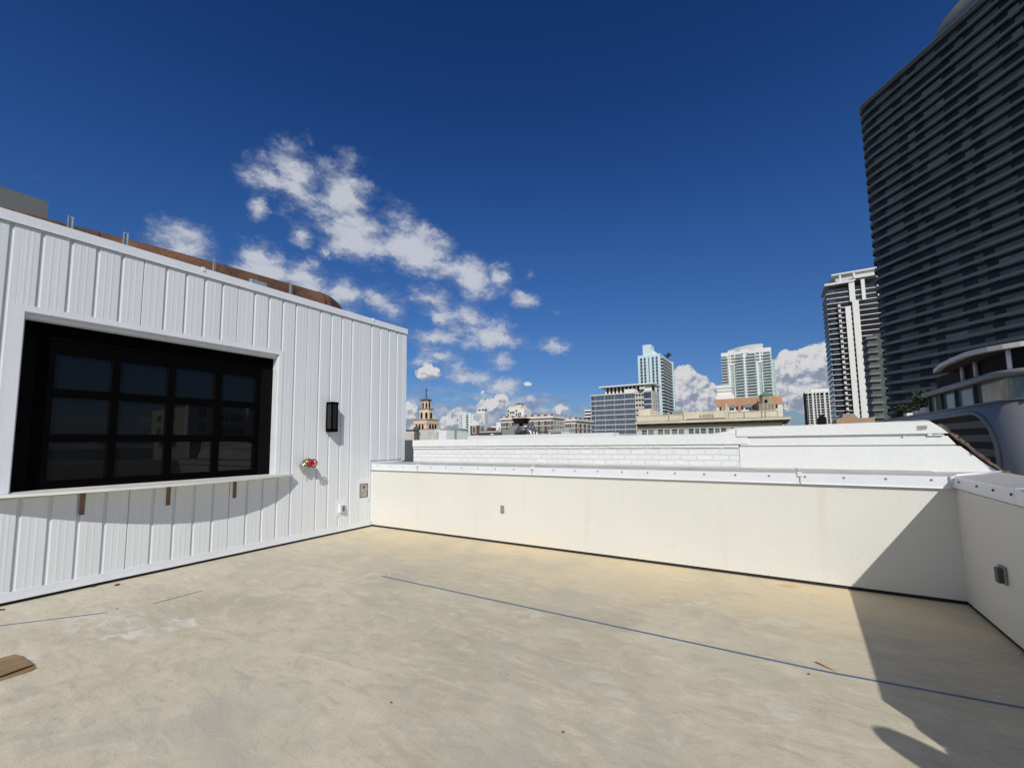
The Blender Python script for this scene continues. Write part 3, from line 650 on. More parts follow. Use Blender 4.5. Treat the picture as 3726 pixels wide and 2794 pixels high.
# --- bell tower
B = Bld('bell_tower', 'beige three tiered church bell tower topped by a thin cross', 'bell tower', -104.85, 113.1)
cx_, cy_ = -104.85, 113.1
B.part('tower_base', MB().box(-107.95, -101.75, 110, 116.2, GROUND, 9.6), 'beige')
o = MB(); o.box(-108.1, -101.6, 109.85, 116.35, 9.6, 9.95); o.box(-108.0, -101.7, 109.95, 116.25, 8.2, 8.4); B.part('cornice', o, ['beigetrim'])
B.part('lower_roof', MB().box(-112, -99, 108, 117.5, GROUND, 6.0).box(-112.3, -98.7, 107.7, 117.8, 6.0, 6.4, 1), ['beige', 'roofbrown'])
B.part('middle_tier', MB().prism(octa(cx_, cy_, 2.25, .5), 9.96, 13.5), 'beige'); B.part('cornice', MB().prism(octa(cx_, cy_, 2.5, .5), 13.5, 13.75), 'beigetrim')
B.part('upper_tier', MB().prism(octa(cx_, cy_, 1.45, .5), 13.76, 16.6), 'beige')
o = MB(); P = octa(cx_, cy_, 1.9, .5); o.prism(P, 16.61, 16.85)
for k in range(8): o.face([(*P[k], 16.85), (*P[(k+1) % 8], 16.85), (cx_, cy_, 17.6)])
B.part('tower_roof', o, 'roofbrown')
o = MB(); o.box(cx_-.13, cx_+.13, cy_-.13, cy_+.13, 17.4, 21.1); o.extr([(-.62, -.12), (.62, -.12), (.62, .12), (-.62, .12)], (cx_, cy_, 20.35), (.85, .52, 0), (0, 0, 1), (.0, .25, 0)); B.part('cross', o, 'darkgrey')
B.grid('arch_opening', [(x, 110, 7.2) for x in (-106.3, -104.9, -103.5)]+[(-101.75, y, 7.2, math.pi/2) for y in (111.7, 113.1, 114.5)], .78, 1.9, ['void'], arch=True)
for r, z, w_, h_ in ((2.25, 11.3, .85, 2.1), (1.45, 14.9, .62, 1.9)):
    d = r*(1-.25)*1.0; dd = r-r*.25
    B.grid('arch_opening', [(cx_, cy_-r, z), (cx_+r, cy_, z, math.pi/2), (cx_+dd, cy_-dd, z, math.pi/4), (cx_-dd, cy_-dd, z, -math.pi/4)], w_, h_, ['void'], arch=True)

# --- gothic brick gable
Y = 140; x0, x1 = X(1711, 1560, Y), X(1741, 1560, Y); zt = Zv(1725, 1549, Y)
B = Bld('gothic_church', 'small gothic red brick and white church tower in front of pale high-rises', 'church', (x0+x1)/2, Y+1.5)
xd = x1-x0; B.part('brick_tower', MB().box(x0, x1, Y, Y+xd, GROUND, zt), 'brick')
B.part('string_course', MB().box(x0-.05, x1+.05, Y-.08, Y+.1, zt-4.3, zt-3.9), 'white_b')
o = MB(); o.box(x0-.1, x1+.12, Y-.12, Y+xd+.1, zt, zt+.6)
for c in (x0, x1-.45): o.box(c-.08, c+.53, Y-.14, Y+.5, zt+.6, zt+1.6)
o.extr([(0, 0), (xd, 0), (xd*.5, xd*.42)], (x0, Y-.1, zt+.6), (1, 0, 0), (0, 0, 1), (0, .5, 0)); o.extr([(0, 0), (xd, 0), (xd*.5, xd*.45)], (x1-.4, Y, zt+.6), (0, 1, 0), (0, 0, 1), (.5, 0, 0))
B.part('gable_parapet', o, 'white_b')
B.grid('window', [(x0+xd*.5, Y, zt-1.7)], xd*.34, 2.6, ['void', 'white_b'], frame=.2, arch=False, cross=True)
B.grid('window', [(x1, Y+xd*.5, zt-1.7)], xd*.42, 2.6, ['void', 'white_b'], frame=.28, side=True, cross=True)
B.part('nave', MB().box(x1+.05, x1+2.2, Y+1, Y+8, GROUND, zt-2.6), 'brick')

# --- pale cyan slab block and white block, far left
Y = 430; x0, xm, x1 = X(1665, 1540, Y), X(1697, 1540, Y), X(1718, 1540, Y); zt = Zv(1690, 1503, Y)
B = Bld('pale_highrise', 'pale blue-white high-rise with a dark stack of balconies, left of the white block', 'high-rise', (x0+x1)/2, Y+10)
B.part('tower_body', MB().box(x0+2.2, x1-1.5, Y, Y+22, GROUND, zt).box(x0, x0+2.19, Y+2, Y+20, GROUND, zt-3).box(x1-1.49, x1, Y+2, Y+20, GROUND, zt-2.5), 'cyanpale')
fl_n = 16; zs_ = [zt-3.2-3.05*k for k in range(9)]
B.grid('window', [(x, Y, z) for z in zs_ for x in (x0+4.0, x0+6.6)], 1.3, 1.9, ['glass_b', 'white_b'], frame=.15)
B.part('balcony_recess', MB().box(xm, xm+3.1, Y-.05, Y+1, GROUND, zt-2), 'void')
for z in zs_: B.part('balcony', MB().box(xm-.1, xm+3.1, Y-1.3, Y, z-1.4, z-.3), 'white_b')
Y = 500; x0, xm, x1 = X(1733, 1540, Y), X(1763, 1540, Y), X(1722, 1540, Y); zt = Zv(1750, 1495, Y)
B = Bld('white_highrise', 'white high-rise with small square windows and dark roof vents', 'high-rise', x0, Y+10)
xe = xm; Yb = Ys(1778, 1540, xe)
Yb = min(Yb, Y+32)
B.part('tower_body', MB().box(x0, xe, Y, Yb, GROUND, zt).box(X(1722, 1540, Y), x0-.02, Y+3, Y+18, GROUND, zt-13), 'white_b')
zs_ = [zt-4.5-3.1*k for k in range(9)]
B.grid('window', [(x, Y, z) for z in zs_ for x in (x0+3.2, x0+9.0, x0+12.2)], .9, 1.4, ['window'])
B.grid('window_strip', [(xe, y, zt-16) for y in lin(Y+1, Yb-1, 5)], 1.3, 27, ['mullion'], side=True)
for dx, dw in ((2.5, 1.8), (8.4, 2.2), (13.4, 1.6)): B.part('roof_vent', MB().box(x0+dx, x0+dx+dw, Y+2, Y+5, zt-.01, zt+2.6), 'darkgrey')
Y = 300
x0, x1 = X(1785, 1555, Y), X(1826, 1555, Y); zt = Zv(1800, 1550, Y)
B = Bld('white_lowrise', 'stepped white low block between the white high-rise and brick hotel', 'building', x0, Y+5)
B.part('body', MB().box(x0, x1, Y, Y+14, GROUND, zt).box((x0+x1)/2, x1, Y+.3, Y+12, zt+.0, zt+3.2), 'white_b')
B.grid('window', [(x0+1.6, Y, zt-2.2), (x0+5, Y, zt-2.2), (x1-2.2, Y, zt-2.2)], 1., 1.3, ['window'])
Y = 120
x0, x1 = X(1745, 1565, Y), X(1825, 1565, Y); zt = Zv(1790, 1566, Y)
B = Bld('brick_lowrise', 'low dark brick building with a raised parapet beside the brick hotel', 'building', x0, Y+4)
B.part('body', MB().box(x0, x1, Y, Y+8, GROUND, zt).box(x0+3.1, x0+4.8, Y+.01, Y+3, zt, zt+1.), 'brick')
B.part('roof_line', MB().box(x0-.1, x1, Y-.1, Y+8, zt-.55, zt-.30), 'white_b')
Y = 75
x0, x1 = X(1757, 1580, Y), X(1818, 1580, Y); zt = Zv(1790, 1578, Y)
B = Bld('dark_roof_shed', 'low dark shed roof with one white vent in front of the brick low block', 'roof', x0, Y+3)
B.part('shed_roof', MB().extr([(0, -2), (x1-x0, -2), (x1-x0, 0), (x1-x0-.4, .25), (.5, .25), (0, 0)], (x0, Y, zt), (1, 0, 0), (0, 0, 1), (0, 6, 0)), 'darkgrey')
B.part('shed_wall', MB().box(x0+.2, x1-.2, Y+.2, Y+5.8, GROUND, zt-2.), 'brick')
B.part('vent', MB().box(x0+2.2, x0+2.8, Y-.3, Y-.02, zt-.25, zt+.02), 'white_b')

# --- brick hotel with two wings
def brick_wing(B, x0, x1, Y, depth, zt, nx, ny, zsill):
    H = zt
    B.part('wall', MB().box(x0, x1, Y, Y+depth, GROUND, H-2.7), 'brick')
    B.part('frieze', MB().box(x0-.05, x1+.05, Y-.05, Y+depth, H-2.7, H-1.75), 'pink_b')
    B.part('cornice', MB().box(x0-.8, x1+.8, Y-.8, Y+depth, H-1.749, H-1.45).box(x0-.4, x1+.4, Y-.4, Y+depth, H-1.45, H-1.25), 'white_b')
    B.part('parapet_brick', MB().box(x0-.1, x1+.1, Y-.1, Y+depth-.1, H-1.249, H), 'brick')
    o = MB(); o.box(x0-.16, x1+.16, Y-.16, Y+depth-.2, H-1.2, H-.72)
    for x in lin(x0, x1, nx): o.box(x-.95, x+.95, Y-.17, Y+.1, H-.72, H-.06)
    for y in lin(Y, Y+depth, ny): o.box(x1-.1, x1+.17, y-1.1, y+1.1, H-.72, H-.06)
    B.part('parapet_panels', o, 'pink_b')
    B.part('string_course', MB().box(x0-.2, x1+.2, Y-.2, Y+depth, H-3.05, H-2.701).box(x0-.15, x1+.15, Y-.15, Y+depth, H-5.35, H-5.05), 'white_b')
    for k, z in enumerate((H-4.05, H-6.75, H-9.45)):
        B.grid('window', [(x, Y, z) for x in lin(x0, x1, nx)], 1.5, 1.5, ['window', 'white_b'], frame=.12, cross=True, mats2=['winblind', 'white_b'])
        B.grid('window', [(x1, y, z) for y in lin(Y, Y+depth, ny)], 1.8, 1.5, ['window', 'white_b'], frame=.2, side=True, cross=True, mats2=['winblind', 'white_b'])
Y = 175; x0, x1 = X(1823, 1515, Y), X(2010, 1507, Y); zt = Zv(2010, 1507, Y)+.1
B = Bld('brick_hotel', 'long red brick hotel with white cornice, paired windows and a second wing', 'hotel', (x0+x1)/2, Y+10)
y2 = Ys(2053, 1512, x1)
brick_wing(B, x0, x1, Y, y2-Y, zt, 8, 4, 0)
x3 = X(2095, 1515, y2+.2); brick_wing(B, x1+.2, x3, y2+.2, 22, Zv(2090, 1518, y2), 2, 4, 0)
# --- cream tower behind hotel
Y = 330; x0, x1 = X(1841, 1490, Y), X(1905, 1490, Y); zt = Zv(1875, 1480, Y)
B = Bld('cream_tower', 'cream apartment tower with stepped arched top rising behind the brick hotel', 'apartment tower', (x0+x1)/2, Y+8)
w_ = x1-x0
B.part('tower_body', MB().box(x0+w_*.1, x1-w_*.12, Y, Y+15, GROUND, zt-1.5).box(x0, x0+w_*.2, Y+1, Y+12, GROUND, zt-4.5).box(x1-w_*.3, x1, Y+1, Y+15, GROUND, zt-2.6), 'white_b')
B.part('stepped_top', MB().box(x0+w_*.14, x1-w_*.2, Y+.5, Y+13, zt-1.49, zt+.6).prism(octa(x0+w_*.6, Y+5, w_*.2), zt+.61, zt+2.2).box(x0+w_*.12, x0+w_*.42, Y-.25, Y, GROUND, zt-6), 'cream_b')
o = MB(); P = octa(x0+w_*.6, Y+5, w_*.23)
for k in range(8): o.face([(*P[k], zt+2.2), (*P[(k+1) % 8], zt+2.2), (x0+w_*.6, Y+5, zt+3.7)])
B.part('cap_roof', o, 'darkgrey')
B.grid('window', [(x0+w_*.08, Y+1, z) for z in (zt-6, zt-9.2)]+[(x0+w_*q, Y, z) for z in (zt-3.6, zt-6.9) for q in (.14, .60)]+[(x0+w_*q, Y, zt-5.0) for q in (.26, .36, .46)]+[(x0+w_*q, Y, zt-6.5) for q in (.72, .82)], 1.2, 2., ['void'], arch=True, depth=.3)
B.part('white_mast', MB().tube([(x1-1, Y+4, zt-3), (x1-1, Y+4, zt+1.6)], .3, 8), 'white_b')

# --- striped office
Y = 450; x0, x1 = X(2128, 1530, Y), X(2165, 1530, Y); zt = Zv(2140, 1490, Y)
B = Bld('striped_office', 'narrow office block banded in black and white stripes left of the glass office', 'office building', x0, Y+8)
B.part('dark_core', MB().box(x0+.3, x1, Y, Y+20, GROUND, zt-.5), 'void')
for k in range(10): B.part('white_band', MB().box(x0, x1+.1, Y-.3, Y+20.2, zt-1.75-3.42*k, zt-3.42*k), 'white_b')

# --- glass office
Y = 330
x0, xa, xb, x1 = X(2150, 1436, Y), X(2270, 1430, Y), X(2310, 1425, Y), X(2372, 1410, Y)
zr = Zv(2200, 1436, Y)
B = Bld('glass_office', 'blue glass office block with a flat white roof slab over an open white colonnade', 'office building', (x0+x1)/2, Y+12)
yE = min(Ys(2397, 1450, x1), Y+35)
B.part('core', MB().box(x0, x1, Y, yE, GROUND, zr), 'glass_b')
ww = (xb-x0-3.6)/4; fh = 3.9
zf = [zr-2.0-fh*k for k in range(10)]
for i, z in enumerate(zf):
    o = MB(); o.box(x0-.15, x1+.15, Y-.25, yE+.1, z-3.15, z-2.35); B.part('floor_band', o, 'mullion')
bays = [(x0+3.4+ww*k, x0+3.4+ww*(k+1)) for k in range(4)]
for a, b in bays+[(x0, x0+3.4)]:
    o = MB(); o.box(a-.14, a+.14, Y-.30, Y, zr-40, zr); B.part('column', o, 'mullion')
o = MB()
for a, b in bays:
    for k in range(1, 7): xx = a+(b-a)*k/7; o.box(xx-.05, xx+.05, Y-.12, Y-.02, zr-40, zr)
B.part('mullions', o, 'mullion')
o = MB(); o.box(x0-.3, xb, Y-.35, Y+2, zr-.55, zr+.35); B.part('roof_edge', o, 'cream_b')
# masonry right part
o = MB(); o.box(xb, x1+.05, Y-.5, yE+.15, GROUND, zr+.9); B.part('stone_corner', o, 'stone_c')
mb_ = X(2345, 1440, Y); B.part('corner_glass', MB().box(mb_, x1-.6, Y-1.2, Y-.5, zr-40, zr-.4), 'glass_b')
for i, z in enumerate(zf[1:5]): B.part('corner_band', MB().box(mb_-.1, x1-.5, Y-1.35, Y-.5, z-.1, z+.5), 'white_b')
B.grid('window', [(x, Y-.5, z-.3) for z in zf for x in lin(xb+.4, mb_-.2, 3)], 1.5, 1.6, ['window', 'white_b'], frame=.0, depth=.2)
for z in zf: B.part('sill_band', MB().box(xb, mb_-.1, Y-.75, Y-.5, z-1.9, z-1.3), 'white_b')
B.grid('window', [(x1+.05, y, z-.3) for z in zf[:6] for y in lin(Y+2, yE-1, 3)], (yE-Y)/5, 1.7, ['glass_b', 'white_b'], frame=.2, side=True)
# colonnade and roof
xs0, xs1 = X(2198, 1420, Y), x1-1; zc = Zv(2240, 1405, Y)
o = MB(); o.box(xs0+.8, xs1-2, Y+4, Y+20, zr+.3, zc-.7); B.part('penthouse_wall', o, 'void')
for x in [xs0+1.2+(xs1-xs0-3)*k/11 for k in range(12)]: B.part('penthouse_column', MB().box(x-.75, x+.5, Y+1.0, Y+2.2, zr+.3, zc-.7), 'white_b')
B.part('white_wall', MB().box(bays[3][0], xb+.2, Y-.4, Y+.6, zr-.5, zr+3.0), 'white_b'); B.part('white_wall', MB().box(mb_-.6, x1-.3, Y+.2, Y+1.4, zr+.9, zc-.7), 'white_b')
o = MB(); o.box(xs0-3.4, xs1+3, Y-2.5, Y+22, zc-.7, zc+.25); B.part('roof_slab', o, 'white_b')
o = MB(); o.tube([(xs1-6, Y-.8, zr+2.2), (xs1-6, Y-1.6, zr+3.1)], [.2, 2.2], 14); B.part('dish', o, 'lightgrey')

# --- cyan tower
Y = 400; x0, x1 = X(2320, 1295, Y), X(2401, 1286, Y); zt = Zv(2401, 1286, Y); yE = Ys(2442, 1320, x1)
B = Bld('cyan_tower', 'pale cyan high-rise with vertical window strips, dark balconies and a rooftop tree', 'high-rise', (x0+x1)/2, Y+15)
xr = x1; zt2 = zt
B.part('tower_body', MB().box(x0, x1, Y, yE, GROUND, zt), 'cyanwhite')
wd = x1-x0
o = MB(); o.prism([(x0+wd*.23, Y+1), (x0+wd*.60, Y+1), (x0+wd*.60, Y+14), (x0+wd*.23, Y+14)], zt, zt+9.8)
o.extr([(0, 0), (6.2, 0), (2.6, 3.3), (0, 5.5)], (x0+wd*.605, Y+2, zt), (1, 0, 0), (0, 0, 1), (0, 9, 0)); B.part('roof_block', o, 'cyanwhite')
o = MB(); nf = 24
for k in range(nf):
    for q in (.11, .275, .50, .64, .81):
        z = zt-2.6-3.0*k; 
        if q == .50: o.box(x0+wd*q-.5, x0+wd*q+.1, Y-.1, Y, z-2.9, z); continue
        o.box(x0+wd*q-.1, x0+wd*q+1.7, Y-.15, Y, z-2.45, z)
B.part('window_strips', o, 'glass_b')
B.part('fins', MB().box(x0+wd*.58-.9, x0+wd*.58-.5, Y-.5, Y, GROUND, zt).box(x0+wd*.21, x0+wd*.21+.35, Y-.5, Y, GROUND, zt-1).box(x1-2.2, x1+.25, Y-.4, Y, GROUND, zt), 'cyanwhite')
B.part('balcony_wall', MB().box(x1, x1+.05, Y+1.5, yE, GROUND, zt-1.5), 'void')
yb_, yc_ = Y+.9, yE-5.2
for k in range(nf):
    z = zt-4.2-3.0*k
    o = MB(); o.box(x1+.05, x1+2.0, yb_, yc_, z, z+1.15); o.box(x1+.05, x1+1.2, (yb_+yc_)/2-.4, (yb_+yc_)/2+.4, z+1.15, z+2.6); o.box(x1+.05, x1+2.6, yE-3.8, yE+.6, z, z+1.1)
    B.part('balcony', o, 'lightgrey' if k % 2 else 'mullion')
B.part('side_fin', MB().box(x1+.05, x1+2.8, yc_+.3, yc_+1.3, GROUND, zt-1.2), 'cyanwhite')
def crown(cx, cy, cz, rx, rz, n, leaf, seedv, shape='ball'):
    R_ = random.Random(seedv); o = MB()
    cl = [(R_.gauss(0, .5), R_.gauss(0, .5), R_.gauss(0, .5)) for _ in range(14)]
    for _ in range(n):
        c = R_.choice(cl); p = Vector((cx+(c[0]+R_.gauss(0, .2))*rx, cy+(c[1]+R_.gauss(0, .2))*rx, cz+(c[2]+R_.gauss(0, .18))*rz))
        a = Vector((R_.gauss(0, 1), R_.gauss(0, 1), R_.gauss(0, 1))).normalized(); b = a.orthogonal().normalized(); b = (b*math.cos(R_.random()*6)+a.cross(b)*math.sin(R_.random()*6)).normalized()
        s_ = leaf*R_.uniform(.6, 1.3); c2 = a.cross(b)
        o.face([p-b*s_, p+c2*s_*.4, p+b*s_, p-c2*s_*.4], R_.randint(0, 1))
    return o
tx, ty = x1+.3, yE-16
T = Bld('rooftop_tree', 'lone round tree on the roof of the pale cyan tower', 'tree', tx, ty, zt+.02)
T.part('trunk', MB().tube([(tx, ty, zt), (tx+.1, ty, zt+1.6), (tx, ty, zt+3)], [.3, .25, .15], 8).tube([(tx+.1, ty, zt+1.6), (tx+1, ty, zt+3.2)], [.15, .08], 6), 'bark')
T.part('crown', crown(tx, ty, zt+4.3, 2.7, 2.6, 900, .42, 3), ['leaf', 'leaf2'])

# --- cream terracotta building with the store name
Y = 80; x0, x1 = X(2318, 1530, Y), X(2845, 1515, Y); z0_, z1_ = 5.0, 5.0
B = Bld('store_building', 'cream terracotta building with a deep cornice and a store name carved on its parapet', 'building', (x0+x1)/2, Y+10)
zcb = Zv(2600, 1537, Y); zct = Zv(2600, 1527, Y); zp = Zv(2600, 1501, Y); xe = x1+.3
B.part('wall', MB().box(x0, x1, Y, Y+22, GROUND, zcb), 'kress')
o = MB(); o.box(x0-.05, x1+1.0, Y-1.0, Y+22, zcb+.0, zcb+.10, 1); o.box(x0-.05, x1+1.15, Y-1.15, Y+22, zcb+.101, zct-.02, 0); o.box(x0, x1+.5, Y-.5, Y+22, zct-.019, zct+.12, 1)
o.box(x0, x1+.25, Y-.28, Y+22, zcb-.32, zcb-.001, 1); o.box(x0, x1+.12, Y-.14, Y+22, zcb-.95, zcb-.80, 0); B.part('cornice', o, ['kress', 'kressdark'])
o = MB(); o.box(x0, x1+.0, Y+.1, Y+21, zct+.121, zp-.1); o.box(x0, x1+.05, Y+.02, Y+21, zp-.1, zp, 0)
xl = [X(u, 1510, Y) for u in (2433, 2487, 2498, 2640, 2650, 2708, 2772, 2785)]
for x in xl: o.box(x-.05, x+.05, Y+.03, Y+.1, zct+.121, zp-.1, 1)
o.box(X(2490, 1505, Y), X(2645, 1505, Y), Y-.05, Y+20, zct+.3, zp+.28)
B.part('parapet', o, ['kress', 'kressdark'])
for u in (2492, 2644): x = X(u, 1505, Y); B.part('pedestal', MB().box(x-.22, x+.22, Y-.12, Y+1, zct+.12, zp+.5), 'kress')
for u in (2647, 2862):
    x = X(u-4, 1505, Y); zz_ = zp+(.5 if u < 2800 else -.1)
    o = MB(); rr = [.28, .34, .2, .13, .22, .26, .12, .07, .12, .03]; hh = [0, .25, .42, .55, .72, .9, 1.05, 1.15, 1.27, 1.4]
    o.tube([(x, Y+.4, zz_+h*.75) for h in hh], [r*.8 for r in rr], 12); B.part('urn_finial', o, 'kress')
B.part('end_pedestal', MB().box(x1-.55, x1+.02, Y-.02, Y+.8, zct+.13, zp+.02), 'kress')
for (a, b, n) in ((2337, 2376, 2), (2396, 2435, 2), (2447, 2487, 2), (2508, 2567, 3), (2580, 2641, 3), (2665, 2700, 2)):
    xa, xb2 = X(a, 1565, Y), X(b, 1565, Y); zw1 = Zv(2500, 1559, Y); zw0 = zw1-2.2; w1 = (xb2-xa-.18*(n-1))/n
    o = MB()
    for k in range(n): o.box(xa+k*(w1+.18), xa+k*(w1+.18)+w1, Y-.02, Y, zw0, zw1, k % 2); o.box(xa+k*(w1+.18)+.04, xa+k*(w1+.18)+w1-.04, Y-.024, Y-.0205, zw0+.06, zw1-.28+.12*(k % 2), 2)
    for k in range(n-1): o.box(xa+w1+k*(w1+.18), xa+(k+1)*(w1+.18), Y-.08, Y, zw0, zw1, 3)
    for xx in (xa, xb2): o.box(xx-.03, xx+.03, Y-.06, Y-.0, zw0, zw1, 1)
    B.part('window', o, ['void', 'window', 'glass_g', 'plainwhite'])
for u in (2327, 2384, 2390, 2440, 2497, 2573, 2650):
    x = X(u, 1560, Y); B.part('pilaster', MB().box(x-.14, x+.14, Y-.05, Y, zcb-3, zcb-.96), 'kress')
cu = bpy.data.curves.new('name_lettering', 'FONT'); cu.body = 'KRESS'; cu.size = .78; cu.extrude = .03; cu.align_x = 'CENTER'; cu.space_character = 1.12; cu.offset = -.006
to = bpy.data.objects.new('tmp_text', cu); COL.objects.link(to); bpy.context.view_layer.update()
me = bpy.data.meshes.new_from_object(to); bpy.data.objects.remove(to)
lo = bpy.data.objects.new('name_lettering', me); COL.objects.link(lo); me.materials.clear(); me.materials.append(M['letter'])
lo.parent = B.e; lo.rotation_euler = (math.pi/2, 0, 0); lo.location = (X(2571, 1512, Y)-B.o.x, Y-.085-B.o.y, Zv(2571, 1519, Y)-B.o.z)
xa, xb2 = X(2325, 1500, Y+4), X(2366, 1500, Y+4); yb2 = Y+12
o = MB(); o.box(xa, xb2, Y+4, Y+12, zp-.3, Zv(2345, 1490, Y+4)); B.part('roof_box', o, 'cream_b')
B.part('roof_unit', MB().box(X(2445, 1500, Y+9), X(2490, 1500, Y+9), Y+9, Y+13, zp-.2, Zv(2470, 1495, Y+9)), 'greypaint')
o = MB(); x_ = X(2435, 1505, Y+3); o.tube([(x_, Y+3, zp-.1), (x_, Y+3, zp+.35), (x_-.15, Y+3, zp+.5), (x_-.45, Y+3, zp+.45)], .12, 8); B.part('roof_pipe', o, 'galv')

# --- condominium tower
Y = 500; x0, x1 = X(2624, 1288, Y), X(2805, 1270, Y); zt = Zv(2805, 1272, Y); wd = x1-x0
B = Bld('white_condo_tower', 'white condominium tower with pale green glass balconies and a curved grey rooftop screen', 'apartment tower', (x0+x1)/2, Y+12)
B.part('tower_body', MB().box(x0, x1, Y, Y+25, GROUND, zt-1).box(x1, x1+wd*.055, Y+4, Y+24, GROUND, zt-11), 'glass_p')
cc = [(0, .135), (.29, .455), (.51, .70), (.845, .99)]; walls = [(.135, .175), (.215, .29), (.455, .51), (.70, .735), (.775, .845), (.99, 1.0)]
for a, b in walls: B.part('white_pier', MB().box(x0+wd*a, x0+wd*b, Y-.8, Y, GROUND, zt+.0), 'white_b') if (b-a) < .045 or (a, b) == (.455, .51) else None
B.part('white_pier', MB().box(x0+wd*.24, x0+wd*.262, Y-.8, Y, GROUND, zt-13), 'white_b'); B.part('white_pier', MB().box(x0+wd*.80, x0+wd*.825, Y-.8, Y, GROUND, zt-13), 'white_b')
B.part('top_wall', MB().box(x0-.1, x0+wd*.14, Y-.9, Y+2, zt-2.4, zt+1.5).box(x0+wd*.14, x0+wd*.29, Y-.9, Y+2, zt-12.5, zt+3).box(x0+wd*.29, x0+wd*.40, Y-.9, Y+2, zt-1.5, zt+1.2).box(x0+wd*.40, x0+wd*.56, Y-.91, Y+2, zt-1, zt+3.2).box(x0+wd*.56, x0+wd*.68, Y-.9, Y+2, zt-2.0, zt+1.0).box(x0+wd*.68, x0+wd*.845, Y-.9, Y+2, zt-12.5, zt+3.0).box(x0+wd*.845, x1+.1, Y-.9, Y+2, zt-2, zt+2.4), 'white_b')
B.grid('window', [(x0+wd*q, Y-.9, zt-2.6-3.3*k) for k in range(3) for q in (.235, .735)], 3, 2, ['glass_g', 'white_b'], frame=.1)
B.grid('small_window', [(x0+wd*q, Y-.9, zt-2.3-3.3*k) for k in range(3) for q in (.165, .81)], .9, 1.3, ['window'])
nf = 25
for k in range(nf):
    z = zt-5.2-2.98*k
    for ci, (a, b) in enumerate(cc):
        if (k*4+ci) >= 96: break
        o = MB(); o.box(x0+wd*a-.3, x0+wd*b+.3, Y-2.6, Y, z-.3, z, 0); o.box(x0+wd*a-.2, x0+wd*b+.2, Y-2.62, Y-2.5, z, z+1.0, 1); o.box(x0+wd*a+.2, x0+wd*b-.2, Y-.08, Y-.01, z+.1, z+2.5, 2)
        o.box(x0+wd*b-.9, x0+wd*b-.1, Y-1.6, Y-.1, z, z+2.5, 0)
        B.part('balcony', o, ['white_b', 'glass_p', 'glass_g'])
rs_ = MB(); n = 18
pl = [(x0+wd*(.13+.72*k/n), Y+6-3*math.sin(math.pi*k/n)) for k in range(n+1)]
for k in range(n):
    hz = lambda t: zt+5.0+3.2*math.sin(min(1, t*1.15)*math.pi/2)
    a, b = pl[k], pl[k+1]
    rs_.extr([(0, zt-1), (1, zt-1), (1, hz((k+1)/n)), (0, hz(k/n))], (a[0], a[1], 0), (b[0]-a[0], b[1]-a[1], 0), (0, 0, 1), (0, 1.2, 0))
B.part('roof_screen', rs_, 'lightgrey')

# --- orange and white deco building with turret
Y = 130; x0, x1 = X(2606, 1460, Y), X(2845, 1450, Y); zt = Zv(2700, 1448, Y)
B = Bld('deco_building', 'faded orange and white old building with rows of dark windows', 'building', (x0+x1)/2, Y+6)
zo = Zv(2700, 1478, Y)
B.part('wall', MB().box(x0, x1, Y, Y+16, GROUND, zo-.01), 'white_b')
o = MB(); o.box(x0-.03, x1+.03, Y-.06, Y+16, zo, zt)
for u0, u1 in ((2629, 2640), (2683, 2697), (2745, 2757)): o.box(X(u0, 1490, Y), X(u1, 1490, Y), Y-.06, Y, GROUND, zo)
B.part('orange_band', o, 'orange')
for u0, u1 in ((2655, 2678), (2704, 2742)): 
    xa, xb2 = X(u0, 1470, Y), X(u1, 1470, Y); B.part('scalloped_panel', MB().extr([(0, 0), (xb2-xa, 0), (xb2-xa, .55), ((xb2-xa)*.75, .8), ((xb2-xa)/2, 1.0), ((xb2-xa)*.25, .8), (0, .55)], (xa, Y-.12, zo-.35), (1, 0, 0), (0, 0, 1), (0, .05, 0)), 'deco_grey')
zw = (Zv(2700, 1478, Y)+Zv(2700, 1489, Y))/2
B.grid('window', [(X(u, 1484, Y), Y, zw) for u in (2622, 2643, 2658, 2667, 2682, 2701, 2717, 2727, 2742, 2760, 2826)], .52, 1.0, ['window'], depth=.1)
B.grid('window', [(X(u, 1505, Y), Y, zw-1.7) for u in (2684, 2703, 2827)], .55, .7, ['window'], depth=.1)
o = MB(); xa, xb2 = X(2611, 1430, Y+3), X(2664, 1430, Y+3); zA, zB = zt-.05, Zv(2640, 1402, Y+3)
o.box(xa-.35, xb2+.5, Y+1.5, Y+9, zA, zA+1.3); o.box(xa, xb2, Y+2, Y+8, zA+1.3, zB); B.part('penthouse', o, 'white_b')
for z in (zB-1.0, zB-1.9): B.part('dark_band', MB().box(xa-.02, xb2+.02, Y+1.97, Y+8.02, z, z+.12), 'void')  # near-black bands around the penthouse walls
tcx = X(2787, 1450, Y-3)
T = Bld('stone_turret', 'old stone corner turret with a green copper cap before the orange band', 'turret', tcx, Y-3)
zc0 = Zv(2787, 1448, Y-3); zc1 = Zv(2787, 1440, Y-3)
T.part('lower_stage', MB().prism(octa(tcx, Y-3, 2.0, .35), GROUND, Zv(2787, 1472, Y-3)), 'oldstone')
o = MB()
for q in (-1.5, -.8, 0, .8, 1.5): o.box(tcx+q-.12, tcx+q+.12, Y-5.15, Y-5.0, GROUND, Zv(2787, 1472, Y-3)+.3)
T.part('ribs', o, 'oldstone')
T.part('upper_stage', MB().prism(octa(tcx, Y-3, 1.45, .5), Zv(2787, 1471.5, Y-3), zc1), 'oldstone')
o = MB(); P = octa(tcx, Y-3, 1.65, .5); zap = Zv(2787, 1423, Y-3)
for k in range(8): o.face([(*P[k], zc1+.01), (*P[(k+1) % 8], zc1+.01), (tcx, Y-3, zap)])
